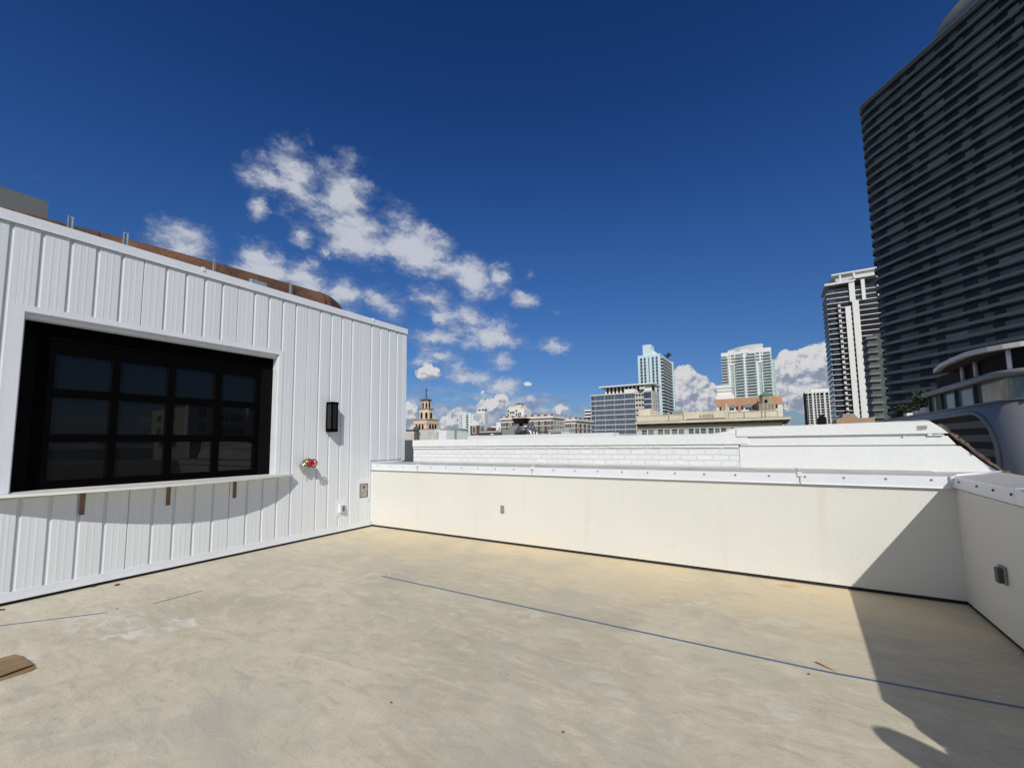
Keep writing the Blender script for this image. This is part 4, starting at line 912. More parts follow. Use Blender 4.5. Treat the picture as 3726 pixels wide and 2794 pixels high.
T.part('copper_cap', o, 'copper'); T.part('finial', MB().tube([(tcx, Y-3, zap-.3), (tcx, Y-3, zap+.5), (tcx, Y-3, zap+1.)], [.12, .08, .02], 6), 'darkgrey')
T.grid('arch_opening', [(tcx, Y-4.45, Zv(2787, 1461, Y-3))], .6, .9, ['void'], arch=True)

# --- far striped dark tower and tall dark tower
Y = 600; x0, x1 = X(2926, 1430, Y), X(3020, 1420, Y); zt = Zv(2970, 1424, Y); wd = x1-x0
B = Bld('dark_balcony_block', 'small dark apartment block with pale vertical fins, left of the tall slim tower', 'apartment tower', x0, Y+10)
B.part('core', MB().box(x0, x1, Y, Y+22, GROUND, zt-.2), 'void')
o = MB(); o.box(x0+.5, x1, Y-1, Y+20, zt-2.0, zt); o.box(x0+wd*.25, x1, Y+2, Y+15, zt, zt+3.2); B.part('roof_slab', o, 'slab')
for q, w_ in ((.13, .7), (.28, 1.9), (.43, 1.0), (.57, 1.0), (.74, 1.9), (.92, 1.2)): B.part('fin', MB().box(x0+wd*q, x0+wd*q+w_, Y-1.4, Y, GROUND, zt-.3), 'slab')
for k in range(15): B.part('balcony', MB().box(x0+1.5, x1, Y-.9, Y, zt-6-2.9*k, zt-5.3-2.9*k), 'slab' if k % 2 else 'mullion')
Y = 320; x0 = X(3006, 1040, Y); x1 = X(3215, 1010, Y); zt = Zv(3100, 1024, Y)
zrf = Zv(3100, 1000, Y); wd = X(3190, 1010, Y)-x0
B = Bld('slim_tower', 'tall slim dark glass tower with white floor slabs and two white vertical fins', 'high-rise', (x0+x1)/2, Y+12)
B.part('core', MB().box(x0, x1, Y, Y+26, GROUND, zt-3), 'window')
def Xt(u, v): return X(u, v, Y)
xf1, xf2, xf0 = Xt(3091, 1200), Xt(3120, 1200), Xt(3065, 1200)
for k in range(31):
    z = zt-6-3.12*k
    o = MB(); o.box(x0-.5, xf0, Y-.9, Y+26, z, z+.38); o.box(xf0, x1+.5, Y-.5, Y+5, z, z+.42)
    if k > 2: o.box(xf0-1.4, xf0-.2, Y-2.2, Y-.3, z+.42, z+1.9)
    B.part('floor_slab', o, 'slab')
    if k % 2 == 0: B.part('window_band', MB().box(x0+.8, xf0-2.2, Y-.1, Y-.01, z+.7, z+2.6), 'glass_b')
ztf = zt-16
B.part('white_fin', MB().box(xf1-1.3, xf1+1.3, Y-1.2, Y, GROUND, ztf+.5), 'white_b'); B.part('white_fin', MB().box(xf2-1.5, xf2+1.5, Y-1.25, Y, GROUND, ztf+3.5), 'white_b')
o = MB(); o.box(xf2-2.5, xf2+.2, Y-1.3, Y, ztf+3.5, zt); o.box(xf2+3.3, xf2+5, Y-1.3, Y, ztf+3.5, zt); o.box(xf2+10.5, xf2+12, Y-1.3, Y, ztf+3.5, zt+1.5); B.part('upper_piers', o, 'white_b')
o = MB(); o.box(x0-1.0, xf2, Y-1.8, Y+24, zt-.7, zt+.5); o.box(xf2, x1+.5, Y-2, Y+24, zt+1, zt+3.0); B.part('roof_slab', o, 'slab')
o = MB(); o.box(x0+5, x1, Y+2, Y+22, zt+.5, zt+5.5); B.part('penthouse', o, 'mullion')
o = MB(); o.box(x0+3, x1, Y, Y+20, zt+5.5, zt+6.3); B.part('penthouse_roof', o, 'slab')
for dx in (6.5, 13.2): B.part('roof_post', MB().box(x0+dx, x0+dx+.9, Y-1.6, Y-.6, zt, zt+4.5), 'white_b')
# tan stepped parapet
Y = 90; x0, x1 = X(3043, 1525, Y), X(3183, 1525, Y); z1_ = Zv(3110, 1528, Y)
B = Bld('tan_building', 'low tan stucco building with a stepped top at the foot of the slim tower', 'building', (x0+x1)/2, Y+4)
a = X(3068, 1510, Y); b = X(3110, 1510, Y); zu = Zv(3090, 1505, Y); zm = Zv(3110, 1517, Y)
B.part('stepped_wall', MB().extr([(x0, GROUND), (x1, GROUND), (x1, z1_+.25), (b+.5, z1_+.25), (b+.3, zm), (b-.1, zu), (a, zu), (a-.15, zm-.05), (x0+.25, zm-.1), (x0, zm-.35)], (0, Y, 0), (1, 0, 0), (0, 0, 1), (0, 6, 0)), 'tan')
B.part('roof_coping', MB().box(b+.6, x1+.1, Y-.06, Y+6, z1_+.26, z1_+.32), 'slab')
Y = 88; x0 = X(2976, 1530, Y); x1 = X(3008, 1530, Y)
B = Bld('dark_roof_unit', 'small black domed roof unit in front of the dark apartment block', 'roof unit', x0, Y)
zz_ = Zv(2990, 1515, Y); B.part('housing', MB().extr([(0, -1.6), (x1-x0, -1.6), (x1-x0, -.25), ((x1-x0)*.8, 0), ((x1-x0)*.25, 0), (0, -.3)], (x0, Y, zz_), (1, 0, 0), (0, 0, 1), (0, 1.2, 0)), 'void')
B.part('dome', MB().extr([(.25*math.cos(a_)*(x1-x0), .25*math.sin(a_)*(x1-x0)) for a_ in [math.pi*k/8 for k in range(9)]], ((x0+x1)/2, Y+.2, zz_+.002), (1, 0, 0), (0, 0, 1), (0, .8, 0)), 'void')
B.part('support', MB().box(x0+.1, x1-.1, Y+.3, Y+1., GROUND, zz_-1.6), 'darkgrey')

# --- the great curved glass tower
tv = Vector((.578, -.816)).normalized(); P0 = Vector((30.3, 177.4))-tv*2.4; nv = Vector((-tv.y, tv.x))   # nv points away from the camera side
def tp(s, n): q = P0+tv*s+nv*n; return (q.x, q.y)
B = Bld('glass_tower', 'huge dark glass hotel tower with rows of grey curved balcony bands filling the right edge', 'high-rise', P0.x, P0.y)
def outline(off, L_=78, D_=30, r=6.):
    P = [(L_, -off)]
    for k in range(20): 
        s = L_-(L_-r)*(k+1)/20.; P.append((s, -off-.9*math.sin(math.pi*(1-s/L_))*0))
    for k in range(1, 9):
        a = math.pi/2*k/8; P.append((r-(r+off)*math.sin(a), r-(r+off)*math.cos(a)))
    P.append((-off, D_)); P.append((L_, D_)); return [tp(*q) for q in P]
ZTOP = 112.0; NF = 37; PITCH = 3.1
B.part('tower_core', MB().prism(outline(-.35), GROUND, ZTOP-.6), 'tglass')
gw = MB(); R_ = random.Random(11)
cols_ = []; sp = 6.0; dark = True
while sp < 77:
    w_ = R_.choice([2.4, 2.9, 3.4]) if dark else R_.choice([1.6, 2.2, 3.0, 5.5]); cols_.append((sp, sp+w_, dark)); sp += w_; dark = not dark
for k in range(NF+4):
    z = ZTOP-1.2-PITCH*(k+1); off = R_.uniform(-.5, .5)+(1.1 if k % 2 else 0)*.5; xs_c = []
    for a, b, dk in cols_:
        r_ = R_.random(); m_ = (0 if r_ < .86 else 1) if dk else (1 if r_ < .84 else (2 if r_ < .94 else 0))
        rec = {0: .20, 1: .10, 2: .12}[m_]; a_ = max(6, a+off); b_ = max(6.05, b+off)
        gw.face([(*tp(a_, -rec), z), (*tp(b_, -rec), z), (*tp(b_, -rec), z+PITCH-.85), (*tp(a_, -rec), z+PITCH-.85)], m_)
    gw.face([(*tp(.0, 6.0-.1), z), (*tp(1.76-.05, 1.76-.05), z), (*tp(1.76-.05, 1.76-.05), z+PITCH-.85), (*tp(0, 5.9), z+PITCH-.85)], k % 2)
gw.v = [(v[0], v[1], v[2]) for v in gw.v]
B.part('glass_wall', gw, ['tglass', 'tglass2', 'tglass3'])
ob_ = outline(.35)
b0 = B.part('balcony_band', MB().prism(ob_, ZTOP-.90, ZTOP-.05, sm=False), 'tband')
for k in range(1, NF+4):
    c = b0.copy(); COL.objects.link(c); c.parent = B.e; c.location = (0, 0, -PITCH*k)
B.part('roof_rail', MB().prism(outline(.7), ZTOP-.049, ZTOP+.30), 'tcap')
# curved screen on the roof
n = 40; el_ = []
for k in range(n+1):
    a = math.pi*2*k/n; el_.append((51.5+33*math.copysign(abs(math.cos(a))**.75, math.cos(a)), 14+11*math.copysign(abs(math.sin(a))**.75, math.sin(a))))
B.part('roof_screen', MB().prism([tp(*q) for q in el_[:-1]], ZTOP+.31, ZTOP+9, sm=True), 'tband')
B.part('screen_gap', MB().prism([tp(51.5+(q[0]-51.5)*1.004, 14+(q[1]-14)*1.01) for q in el_[:-1]], ZTOP+.305, ZTOP+2.8, sm=True), 'tglass')
# --- slimmer dark glass block squeezed between the two towers
Y = 235; x0, x1 = X(3172, 1400, Y), X(3290, 1400, Y); zt = Zv(3185, 1222, Y)
B = Bld('dark_glass_midrise', 'dark glass block with green balconies squeezed between the slim tower and the huge hotel tower', 'building', x0, Y+6)
B.part('core', MB().box(x0, x1, Y, Y+12, GROUND, zt-1).box(x0+2.2, x1, Y+.5, Y+12, zt-1, zt+1), 'tglass2')
for k in range(27):
    z = zt-3.1*k; B.part('balcony', MB().box(x0-.6, x0+3.2, Y-.8, Y+11, z-1.3, z-.25), 'tglass3' if k % 3 else 'tband')
# --- podium with terrace
XP = 22.5
def pod(off, y1, y0=72.5, r=4.5, x1=64):
    P = [(XP-off, y1), (XP-off, y0)]
    for k in range(1, 11):
        a = math.pi/2*k/10; P.append((XP+r-(r+off)*math.cos(a), y0-(r+off)*math.sin(a)))
    P += [(x1, y0-r-off), (x1, y1)]; return P
B = Bld('hotel_podium', 'silver rounded hotel podium with dark louvres, glass band and roofed terrace', 'building', XP, 72)
B.part('metal_body', MB().prism(pod(0, 134), GROUND, 5.55, sm=True), 'metalpanel')
B.part('sill_rail', MB().prism(pod(.12, 134.1), 5.551, 5.72, sm=True), 'metalpanel')
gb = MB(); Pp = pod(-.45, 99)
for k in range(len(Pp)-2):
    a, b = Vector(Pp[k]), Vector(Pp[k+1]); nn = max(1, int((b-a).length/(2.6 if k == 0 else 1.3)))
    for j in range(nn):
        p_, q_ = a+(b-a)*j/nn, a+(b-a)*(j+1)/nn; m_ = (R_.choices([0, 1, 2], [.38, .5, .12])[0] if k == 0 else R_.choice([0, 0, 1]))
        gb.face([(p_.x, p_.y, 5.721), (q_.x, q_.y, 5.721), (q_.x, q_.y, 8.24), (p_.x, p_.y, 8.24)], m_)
M['tan_refl'] = mat('tan_reflection_glass', (.26, .225, .13), .15, var=.45, vscale=.9, spec=.8, stretch=(1, 1, .25))  # tan colour stands for sunlit buildings reflected in the panes
B.part('glass_band', gb, ['glass_g', 'tan_refl', 'tglass2'])
B.part('inner_core', MB().prism(pod(-1.2, 98), 5.722, 11.4), 'void')
for y in (98.6, 92.5, 86.2, 79.4): B.part('band_column', MB().box(XP+.1, XP+.44, y-.22, y+.22, 5.721, 8.24), 'darkgrey')
B.part('terrace_ribbon', MB().prism(pod(.5, 99.4, 72.5, 4.5), 8.25, 9.0, sm=True), 'metalpanel')
for (x, y) in ((XP+.9, 85.2), (XP+.9, 80.5), (XP+1.2, 71.8), (XP+8, 69.8)): B.part('terrace_column', MB().tube([(x, y, 9.25), (x, y, 11.55)], .24, 12), 'plainwhite')
P = [(XP+6, 92.5), (XP-.6, 91.6), (XP-1.6, 84), (XP-1.6, 76)]+[(XP-1.6+7.2*(1-math.cos(math.pi/2*k/8)), 76-7.2*math.sin(math.pi/2*k/8)) for k in range(1, 9)]+[(64, 68.8), (64, 92.5)]
B.part('canopy_roof', MB().prism(P, 11.55, 12.1, sm=False), 'slab'); B.part('canopy_soffit', MB().prism([(XP+(q[0]-XP)*.97+.5, 80+(q[1]-80)*.96) for q in P], 11.50, 11.549), 'roofbrown')
# louvred opening
def arc(cy, cz, ry, rz, a0, a1, n): return [(cy+ry*math.cos(a0+(a1-a0)*k/n), cz+rz*math.sin(a0+(a1-a0)*k/n)) for k in range(n+1)]
op = [(125, 4.2), (80, 4.6)]+arc(80, -1.0, -7.0, 5.6, math.pi/2, 0.0, 12)[1:]+[(73.0, -9), (125, -9)]
o = MB(); o.extr(op, (XP-.03, 0, 0), (0, 1, 0), (0, 0, 1), (-.04, 0, 0)); B.part('louvre_recess', o, 'louvredark')
for k in range(8):
    zt_ = 3.5-1.75*k; zb_ = zt_-.9
    def ylim(z):
        t = (z+1.0)/5.6
        return 73.0 if t <= 0 else 80-7.0*math.sqrt(max(0, 1-min(1, t)**2))
    o = MB(); o.extr([(125, zb_), (125, zt_), (ylim(zt_)+.12, zt_), (ylim(zb_)+.12, zb_)], (XP-.075, 0, 0), (0, 1, 0), (0, 0, 1), (-.22, 0, 0)); B.part('louvre', o, 'louvre')
rim = [(XP-.15, y, z) for y, z in op[:-1]]
B.part('louvre_rim', MB().tube(rim, .26, 8), 'metalpanel')
for k, (y, h, lb) in enumerate(((104, 1.1, 'pale planter box nearest to the glass band on the podium terrace'), (109, .8, 'white planter in the middle of the podium terrace'), (116, .7, 'small white planter far along the podium terrace'))):
    o = MB().box(-.8, .8, -1.3, 1.3, 0, h).build('planter', 'white_b'); o.location = (XP+1.2, y, 5.725); tag(o, lb, 'planter', 'pale planters on the podium terrace')
for k, (y, h, lb) in enumerate(((104, 4.0, 'dark tree closest to the glass band on the podium terrace'), (109.5, 4.4, 'tallest dark tree on the podium terrace'), (116, 3.6, 'dark tree at mid terrace left of the tallest'), (124, 2.8, 'low dark tree at the far left end of the podium terrace'))):
    T = Bld('terrace_tree', lb, 'tree', XP+2.6, y, 5.725, 'dark trees on the podium terrace')
    T.part('trunk', MB().tube([(XP+2.6, y, 5.73), (XP+2.7, y, 5.7+h*.6)], [.16, .09], 7), 'bark')
    T.part('crown', crown(XP+2.6, y, 5.7+h*.66, 2.3, h*.34, 1100, .30, 20+k), ['leaf', 'leaf'])

# ------------------------------------------------------------------ equipment on the neighbour roof
def roof_obj(name, label, cat, u0, u1, vt, Y, vb=None):
    x0, x1 = X(u0, vt, Y), X(u1, vt, Y); zt = Zv((u0+u1)/2, vt, Y); return x0, x1, zt
Y = 13; x0, x1, zt = roof_obj('', '', '', 1470, 1590, 1573, Y)
q = thing('concrete_roof_kerb', 'stained pale concrete roof structure with a sloping white hipped end', 'roof structure', ((x0+x1)/2, Y, .6))
def loc(mb, q): mb.v = [(v[0]-q.location.x, v[1]-q.location.y, v[2]-q.location.z) for v in mb.v]; return mb
loc(MB().box(x0-2, x1, Y, Y+.7, .6, zt), q).build('kerb_wall', 'concrete', q)
xh = X(1625, 1570, Y); zh = Zv(1620, 1566, Y)
o = MB(); A = [(x1+.002, Y, .6), (xh, Y, .6), (xh, Y, zh), (x1+.002, Y-.0, zt-.02)]
o.extr([(0, 0), (xh-x1-.002, 0), (xh-x1-.002, zh-.6), (.12, zt-.55)], (x1+.002, Y-.02, .6), (1, 0, 0), (0, 0, 1), (0, .5, 0)); loc(o, q).build('hipped_end', 'plainwhite', q)
loc(MB().box(x0+.5, x1, Y+.2, Y+.7, zt, zt+.12), q).build('upper_slab', 'concrete', q)
o = MB(); xx = X(1528, 1560, Y); o.tube([(xx, Y-.2, .6), (xx, Y-.2, zt-.02)], .09, 10); o.tube([(xx, Y-.2, zt-.0), (xx, Y-.2, zt+.16), (xx, Y-.2, zt+.25)], [.10, .13, .04], 10); loc(o, q).build('vent_stack', 'darkgrey', q)
Y = 13.3; xa, xb2 = X(1627, 1565, Y), X(1672, 1565, Y); zt = Zv(1640, 1560, Y)
q = thing('grey_roof_housing', 'grey green metal roof housing with an angled hood at its right end', 'roof unit', ((xa+xb2)/2, Y, .6))
loc(MB().box(xa, xb2-.05, Y+.2, Y+.6, .6, zt), q).build('housing_box', 'greypaint', q)
o = MB(); x3 = X(1668, 1575, Y); x4 = X(1698, 1590, Y); zh = Zv(1670, 1568, Y)
o.extr([(x3, .6), (x4, zh-.33), (x4, zh-.28), (x3+.12, zh), (x3, zh)], (0, Y-.1, 0), (1, 0, 0), (0, 0, 1), (0, .45, 0)); loc(o, q).build('hood', 'lightgrey', q)
Y = 24; x0, x1 = X(1832, 1570, Y), X(1888, 1570, Y); zt = Zv(1850, 1563, Y); zt2 = Zv(1870, 1549, Y); xm = X(1859, 1560, Y)
q = thing('roof_air_handler', 'grey rooftop air handler with shiny black ducts and a hooded stack before the hotel', 'roof unit', ((x0+x1)/2, Y, .6))
loc(MB().box(x0-.1, xm, Y, Y+.8, .6, zt).box(xm+.001, x1, Y-.2, Y+.8, .6, zt2).box(x1-.6, x1-.1, Y-.5, Y-.21, .6, zt2-.3), q).build('cabinet', 'greypaint', q)
xs_ = X(1868, 1540, Y); zs2 = Zv(1868, 1540, Y); loc(MB().tube([(xs_, Y+1, zt2), (xs_, Y+1, zs2)], .13, 10).extr([(-.28, 0), (.28, 0), (.52, .36), (-.50, .36)], (xs_, Y+.6, zs2), (1, 0, 0), (0, 0, 1), (0, .8, 0)), q).build('hooded_stack', 'void', q)
x2, x3, x4 = X(1880, 1560, Y), X(1930, 1560, Y), X(1945, 1580, Y); zd = Zv(1900, 1557, Y)
for k in range(3): 
    o = MB(); dz = -.03*k; y_ = Y-.1+k*.40; pts = [(x2, y_, zd+dz-.35), (x2+.35, y_, zd+dz-.05), (x2+.9, y_, zd+dz+.02), (x3-.25, y_, zd+dz-.02), (x3+.05, y_, zd+dz-.30), (x3+.22, y_, zd-.75), (x3+.25, y_, .6)]
    loc(o.tube(pts, .19, 12), q).build('air_duct', 'ductdark', q)
Y = 26; x0, x1 = X(1997, 1570, Y), X(2070, 1570, Y); zt = Zv(2030, 1566, Y); xm = X(2042, 1570, Y)
q = thing('roof_condenser', 'pale grey condenser unit with a dark open front panel before the hotel', 'roof unit', ((x0+x1)/2, Y, .6))
loc(MB().box(x0, x1, Y, Y+.9, .6, zt).box(x0-.05, x1+.05, Y-.06, Y+.95, zt+.001, zt+.06), q).build('cabinet', 'lightgrey', q)
loc(MB().box(x0+.12, xm, Y-.02, Y, .7, zt-.12), q).build('grille', 'darkgrey', q)

# --- buildings to the north-east, seen only mirrored in the serving window
for k, (x, y, w_, d_, h_, lb) in enumerate(((112, 62, 26, 22, 11.5, 'cream mid-rise apartment block mirrored in the serving window panes'), (150, 104, 30, 22, 9.5, 'pale apartment block mirrored behind the cream one in the window panes'))):
    B = Bld('apartment_block', lb, 'apartment block', x, y)
    B.part('wall', MB().box(x, x+d_, y-w_/2, y+w_/2, GROUND, h_-1.2*k), 'cream_b')
    B.part('corner_towers', MB().box(x-1.5, x, y-w_/2, y-w_/2+6, GROUND, h_+1.6).box(x-1.5, x, y+2, y+8, GROUND, h_+1.6).box(x-2.1, x+4, y-w_/2-.6, y-w_/2+6.6, h_+1.6, h_+2.1).box(x-2.1, x+4, y+1.4, y+8.6, h_+1.6, h_+2.1), 'white_b')
    B.grid('side_window', [(xx, y-w_/2, z) for z in (h_-2.4, h_-5.8, h_-9.2) for xx in (x+7, x+12, x+17)], 1.8, 1.6, ['window', 'white_b'], frame=.2, cross=True)
    B.grid('window', [(x, yy, z, -math.pi/2) for z in (h_-2.4, h_-5.8, h_-9.2, h_-12.6) for yy in lin(y-w_/2+7, y+1.5, 4)]+[(x-1.5, yy, z, -math.pi/2) for z in (h_-1.6, h_-5, h_-8.4, h_-11.8) for yy in (y-w_/2+3, y+5)], 1.6, 2., ['window', 'white_b'], frame=.2, cross=True)

# ================================================================== SKY, CLOUDS, SUN
SUN = Vector((.4405, -.6638, .6034)).normalized()
wd_ = bpy.data.worlds.new('World'); SC.world = wd_; wd_.use_nodes = True
nt = wd_.node_tree; N = nt.nodes; L = nt.links; N.clear()
SKY_S = .10
sky = N.new('ShaderNodeTexSky'); sky.sky_type = 'NISHITA'; sky.sun_disc = False
sky.sun_elevation = math.asin(SUN.z); sky.sun_rotation = math.atan2(SUN.x, SUN.y)
sky.altitude = 0; sky.air_density = 1.0; sky.dust_density = .35; sky.ozone_density = 3.0
tn = N.new('ShaderNodeVectorMath'); tn.operation = 'MULTIPLY'; L.new(sky.outputs[0], tn.inputs[0])
tcs = N.new('ShaderNodeTexCoord'); sxs = N.new('ShaderNodeSeparateXYZ'); L.new(tcs.outputs['Generated'], sxs.inputs[0])
rmp = N.new('ShaderNodeValToRGB'); L.new(sxs.outputs[2], rmp.inputs[0]); rmp.color_ramp.interpolation = 'B_SPLINE'
for i_, (p_, c_) in enumerate([(0, (.36, .46, .60)), (.07, (.31, .43, .64)), (.42, (.225, .50, .88)), (.70, (.095, .265, .61)), (.92, (.12, .30, .62))]):
    e_ = rmp.color_ramp.elements[i_] if i_ < 2 else rmp.color_ramp.elements.new(p_)
    e_.position = p_; e_.color = (*c_, 1)
L.new(rmp.outputs[0], tn.inputs[1])
bg = N.new('ShaderNodeBackground'); bg.inputs['Strength'].default_value = SKY_S; L.new(tn.outputs[0], bg.inputs['Color'])
tc = N.new('ShaderNodeTexCoord'); sx = N.new('ShaderNodeSeparateXYZ'); L.new(tc.outputs['Generated'], sx.inputs[0])
DEG = 180/math.pi
az_ = math_node(N, L, 'MULTIPLY', math_node(N, L, 'ARCTAN2', sx.outputs[0], sx.outputs[1]), DEG)
el_n = math_node(N, L, 'MULTIPLY', math_node(N, L, 'ARCSINE', sx.outputs[2]), DEG)
cb = N.new('ShaderNodeCombineXYZ'); L.new(az_, cb.inputs[0]); L.new(el_n, cb.inputs[1]); V0 = cb.outputs[0]
def warped(V, scale, amt, detail=5, off=(0, 0, 0)):
    n_ = N.new('ShaderNodeTexNoise'); n_.inputs['Scale'].default_value = scale; n_.inputs['Detail'].default_value = detail; n_.inputs['Roughness'].default_value = .6
    L.new(mapped(N, L, V, loc=off), n_.inputs['Vector'])
    s_ = N.new('ShaderNodeVectorMath'); s_.operation = 'SUBTRACT'; L.new(n_.outputs['Color'], s_.inputs[0]); s_.inputs[1].default_value = (.5, .5, .5)
    m_ = N.new('ShaderNodeVectorMath'); m_.operation = 'MULTIPLY_ADD'; L.new(s_.outputs[0], m_.inputs[0]); m_.inputs[1].default_value = (amt, amt, 0); L.new(V, m_.inputs[2]); return m_.outputs[0]
def blobs(V, lst):
    acc = None
    for (u0, v0, u1, v1, wpx, g_) in lst:
        a0, e0 = azel(u0, v0); a1, e1 = azel(u1, v1); c_ = ((a0+a1)/2, (e0+e1)/2); d_ = Vector((a1-a0, e1-e0)); wdg = wpx*.042
        rx = d_.length/2+wdg*.5; ang = math.atan2(d_.y, d_.x)
        mp = mapped(N, L, V, (rx, wdg, 1), (0, 0, ang), (c_[0], c_[1], 0), 'TEXTURE')
        gr = N.new('ShaderNodeTexGradient'); gr.gradient_type = 'SPHERICAL'; L.new(mp, gr.inputs[0])
        s_ = math_node(N, L, 'MULTIPLY', gr.outputs['Fac'], g_)
        acc = s_ if acc is None else math_node(N, L, 'MAXIMUM', acc, s_)
    return acc
# A: soft broken streak clouds
VA = warped(warped(V0, .25, 1.6, 4, (2, 5, 0)), 1.1, 1.0, 6, (7, 3, 0))
A_l = [(880, 600, 1400, 880, 95, .62), (1250, 800, 1960, 1100, 75, .66), (1000, 560, 1300, 700, 80, .5), (600, 880, 1450, 1130, 70, .58), (1480, 1130, 1950, 1270, 95, .72), (1480, 1210, 1700, 1240, 55, .9), (1500, 1310, 2000, 1450, 60, .72), (1480, 1290, 1700, 1300, 40, .8), (900, 590, 1050, 680, 70, .9), (1020, 540, 1130, 760, 95, 1.15), (850, 610, 960, 690, 42, .7), (1230, 560, 1290, 660, 55, .65), (1180, 640, 1330, 780, 120, 1.0), (1150, 800, 1430, 900, 105, 1.25), (1380, 840, 1640, 960, 105, 1.4), (1400, 740, 1500, 840, 70, .6),
       (1640, 960, 1800, 1050, 80, 1.2), (1780, 960, 1850, 1050, 60, 1.0), (1850, 1080, 1960, 1110, 45, 1.), (925, 740, 960, 775, 42, .9), (1060, 840, 1140, 880, 45, .85), (1150, 900, 1220, 940, 26, .7), (560, 870, 780, 925, 85, 1.05), (860, 960, 1040, 1020, 100, 1.3), (1020, 1000, 1200, 1080, 100, 1.1), (1200, 1040, 1300, 1110, 80, 1.0), (1330, 1080, 1470, 1130, 70, .9),
       (1480, 1060, 1660, 1110, 60, .85), (1560, 1150, 1640, 1175, 48, .9), (1640, 1130, 1780, 1170, 62, 1.05), (1700, 1200, 1900, 1250, 60, 1.15), (1480, 1220, 1700, 1230, 55, .95), (1490, 1260, 1620, 1280, 48, .85), (1760, 1300, 1870, 1310, 55, .95), (1950, 1245, 2090, 1265, 38, .85), (2050, 1280, 2065, 1300, 16, .5), (1480, 1310, 1640, 1320, 45, .75),
       (1600, 1355, 1760, 1375, 40, .95), (1700, 1380, 1950, 1430, 55, 1.0), (1880, 1430, 1980, 1480, 50, .9), (1920, 990, 1950, 1010, 28, .5), (2000, 1130, 2050, 1160, 18, .4), (120, 640, 140, 660, 18, .3), (1650, 1440, 1850, 1450, 38, .8), (1100, 480, 1140, 560, 30, .35)]
OFFA = (31, 17, 2)
mA = blobs(VA, A_l)
ROT = mapped(N, L, VA, (.62, 1.25, 1), (0, 0, math.radians(28)), OFFA)
nA = tex_noise(N, L, ROT, .42, 11, .60)
nA2 = tex_noise(N, L, mapped(N, L, V0, (.8, 1.3, 1), (0, 0, math.radians(28))), 2.1, 8, .66)
dA = math_node(N, L, 'ADD', math_node(N, L, 'MULTIPLY', mA, 1.9), math_node(N, L, 'ADD', math_node(N, L, 'MULTIPLY', math_node(N, L, 'SUBTRACT', nA, .5), 2.5), math_node(N, L, 'MULTIPLY', math_node(N, L, 'SUBTRACT', nA2, .5), .85)))
aA = math_node(N, L, 'MULTIPLY', ramp_fac(N, L, dA, .22, 1.75, .84), ramp_fac(N, L, mA, .0, .14))
# B: low cumulus with firm tops
VB = warped(V0, .55, 1.3, 6)
B_l = [(1515, 1355, 1600, 1358, 30, 1.5), (1540, 1335, 1570, 1340, 24, 1.4), (1460, 1500, 1500, 1510, 48, 1.3), (1480, 1550, 1560, 1560, 42, .9), (1600, 1535, 1680, 1535, 40, .9), (1650, 1500, 1690, 1505, 26, .8), (1730, 1485, 1850, 1468, 34, 1.4), (1800, 1455, 1840, 1450, 28, 1.2), (1750, 1428, 1760, 1430, 8, .8), (2000, 1480, 2080, 1500, 30, .6),
       (1900, 1390, 1940, 1395, 12, .8), (2470, 1410, 2510, 1450, 85, 1.7), (2430, 1475, 2620, 1480, 55, 1.5), (2470, 1370, 2510, 1380, 48, 1.6), (2540, 1420, 2590, 1450, 50, 1.3), (2830, 1345, 2910, 1345, 60, 1.7), (2830, 1420, 3010, 1420, 75, 1.6), (2920, 1320, 3040, 1335, 70, 1.8), (2980, 1280, 3030, 1290, 40, 1.4), (2860, 1480, 2930, 1480, 30, .7)]
bB = blobs(VB, B_l)
bBu = blobs(mapped(N, L, VB, loc=(-.25, .95, 0)), B_l)
nB = tex_noise(N, L, VB, .95, 10, .64)
dB = math_node(N, L, 'MULTIPLY', math_node(N, L, 'ADD', bB, math_node(N, L, 'MULTIPLY', nB, .75)), ramp_fac(N, L, bB, 0, .1))
aB = ramp_fac(N, L, dB, .60, .74)
# C: hazy grey banks low over the horizon
sC = mapped(N, L, warped(V0, .5, 1.6, 5, (3, 9, 0)), (.10, .40, 1))
nC = tex_noise(N, L, sC, 1.5, 9, .60, .3)
lowm = ramp_fac(N, L, el_n, 8.5, 1.5)
azm = ramp_fac(N, L, az_, -8., -32., 1.)
dC = math_node(N, L, 'ADD', nC, math_node(N, L, 'ADD', math_node(N, L, 'MULTIPLY', lowm, .22), math_node(N, L, 'SUBTRACT', math_node(N, L, 'MULTIPLY', azm, .16), .12)))
aC = math_node(N, L, 'MULTIPLY', ramp_fac(N, L, dC, .52, .72, .88), ramp_fac(N, L, el_n, 8.5, 4.5))
# colours
lit = math_node(N, L, 'SUBTRACT', nA, tex_noise(N, L, mapped(N, L, mapped(N, L, VA, loc=(-.5, .9, 0)), (.62, 1.25, 1), (0, 0, math.radians(28)), OFFA), .42, 11, .60))
shA = ramp_fac(N, L, math_node(N, L, 'ADD', math_node(N, L, 'MULTIPLY', dA, .8), math_node(N, L, 'MULTIPLY', lit, 2.2)), .15, 1.6)
cA = socket_mix(N, L, shA, (.22, .28, .41), (.60, .62, .67))
nBs = tex_noise(N, L, mapped(N, L, VB, loc=(-.25, .5, 0)), .95, 10, .64)
reli = math_node(N, L, 'SUBTRACT', nB, nBs)
shB = ramp_fac(N, L, math_node(N, L, 'ADD', math_node(N, L, 'MULTIPLY', reli, 3.6), math_node(N, L, 'SUBTRACT', bB, bBu)), -.55, .62)
cB = socket_mix(N, L, shB, (.25, .29, .39), (.66, .66, .68))
cC = socket_mix(N, L, ramp_fac(N, L, tex_noise(N, L, mapped(N, L, VB, (.5, 1, 1)), .8, 9, .6), .40, .66), (.21, .27, .42), (.47, .49, .57))
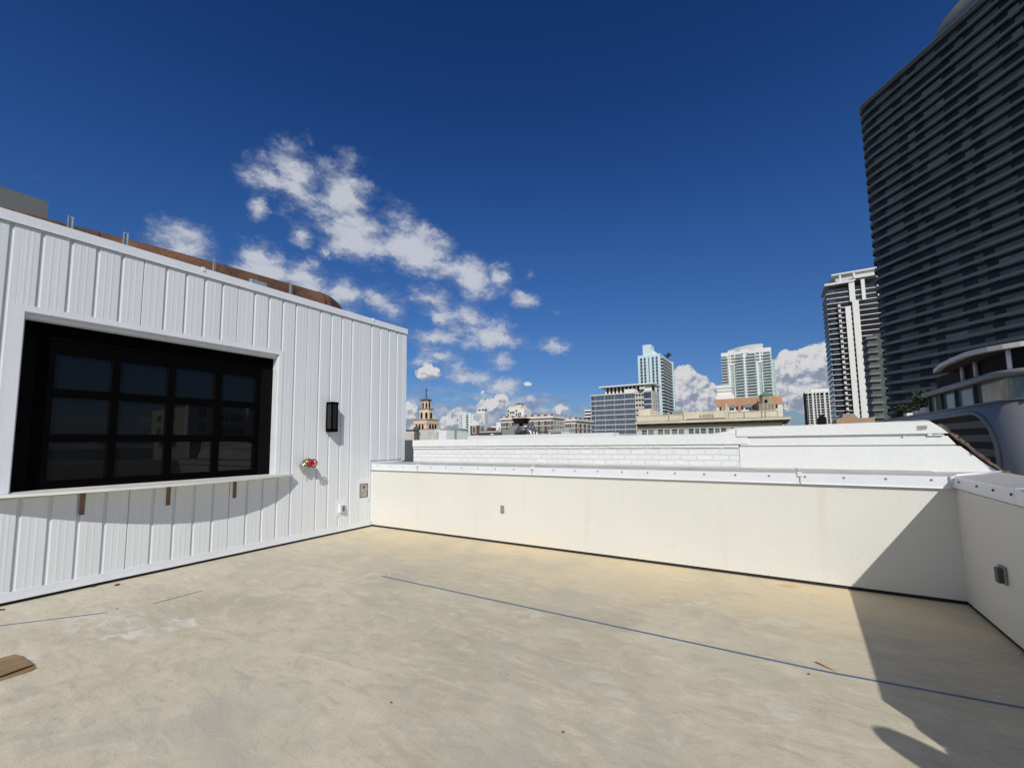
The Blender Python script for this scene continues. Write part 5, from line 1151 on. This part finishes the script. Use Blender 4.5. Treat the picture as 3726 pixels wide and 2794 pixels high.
col = socket_mix(N, L, aB, cC, cB)
aBC = math_node(N, L, 'MAXIMUM', aB, aC)
col2_ = socket_mix(N, L, ramp_fac(N, L, math_node(N, L, 'SUBTRACT', aBC, aA), -.3, .1), cA, col)
alpha = math_node(N, L, 'MAXIMUM', aBC, aA)
# D: unseen white cloud added behind the viewpoint for neutral fill light
sV = N.new('ShaderNodeSeparateXYZ'); L.new(tc.outputs['Generated'], sV.inputs[0])
zc_ = math_node(N, L, 'MAXIMUM', sV.outputs[2], .06)
cD = N.new('ShaderNodeCombineXYZ'); L.new(math_node(N, L, 'DIVIDE', sV.outputs[0], zc_), cD.inputs[0]); L.new(math_node(N, L, 'DIVIDE', sV.outputs[1], zc_), cD.inputs[1])
nD = tex_noise(N, L, cD.outputs[0], .9, 8, .6)
back = ramp_fac(N, L, math_node(N, L, 'ABSOLUTE', math_node(N, L, 'ADD', math_node(N, L, 'MODULO', math_node(N, L, 'ADD', az_, 367.), 360.), -180.)), 62., 42.)
aD = math_node(N, L, 'MULTIPLY', ramp_fac(N, L, nD, .38, .56, .92), back)
cDc = socket_mix(N, L, ramp_fac(N, L, nD, .45, .7), (.46, .48, .50), (.86, .84, .80))
col2_ = socket_mix(N, L, back, col2_, cDc)
alpha = math_node(N, L, 'MAXIMUM', math_node(N, L, 'MULTIPLY', alpha, math_node(N, L, 'SUBTRACT', 1, back)), aD)
front = ramp_fac(N, L, el_n, -.5, 0)
alpha = math_node(N, L, 'MULTIPLY', alpha, front)
bgc = N.new('ShaderNodeBackground'); L.new(col2_, bgc.inputs['Color']); bgc.inputs['Strength'].default_value = 1.0
mixs = N.new('ShaderNodeMixShader'); L.new(alpha, mixs.inputs[0]); L.new(bg.outputs[0], mixs.inputs[1]); L.new(bgc.outputs[0], mixs.inputs[2])
out = N.new('ShaderNodeOutputWorld'); L.new(mixs.outputs[0], out.inputs[0])
wd_.cycles.sampling_method = 'MANUAL'; wd_.cycles.sample_map_resolution = 1024

sl = bpy.data.lights.new('sun', 'SUN'); sl.energy = 3.5; sl.angle = math.radians(.53); sl.color = (1, .965, .90)
so_ = bpy.data.objects.new('sun', sl); COL.objects.link(so_); so_.rotation_euler = SUN.to_track_quat('Z', 'Y').to_euler(); so_.location = SUN*50
SC.view_settings.view_transform = 'Standard'; SC.view_settings.look = 'None'; SC.view_settings.gamma = 1; SC.view_settings.exposure = 0.0
SC.cycles.max_bounces = 8
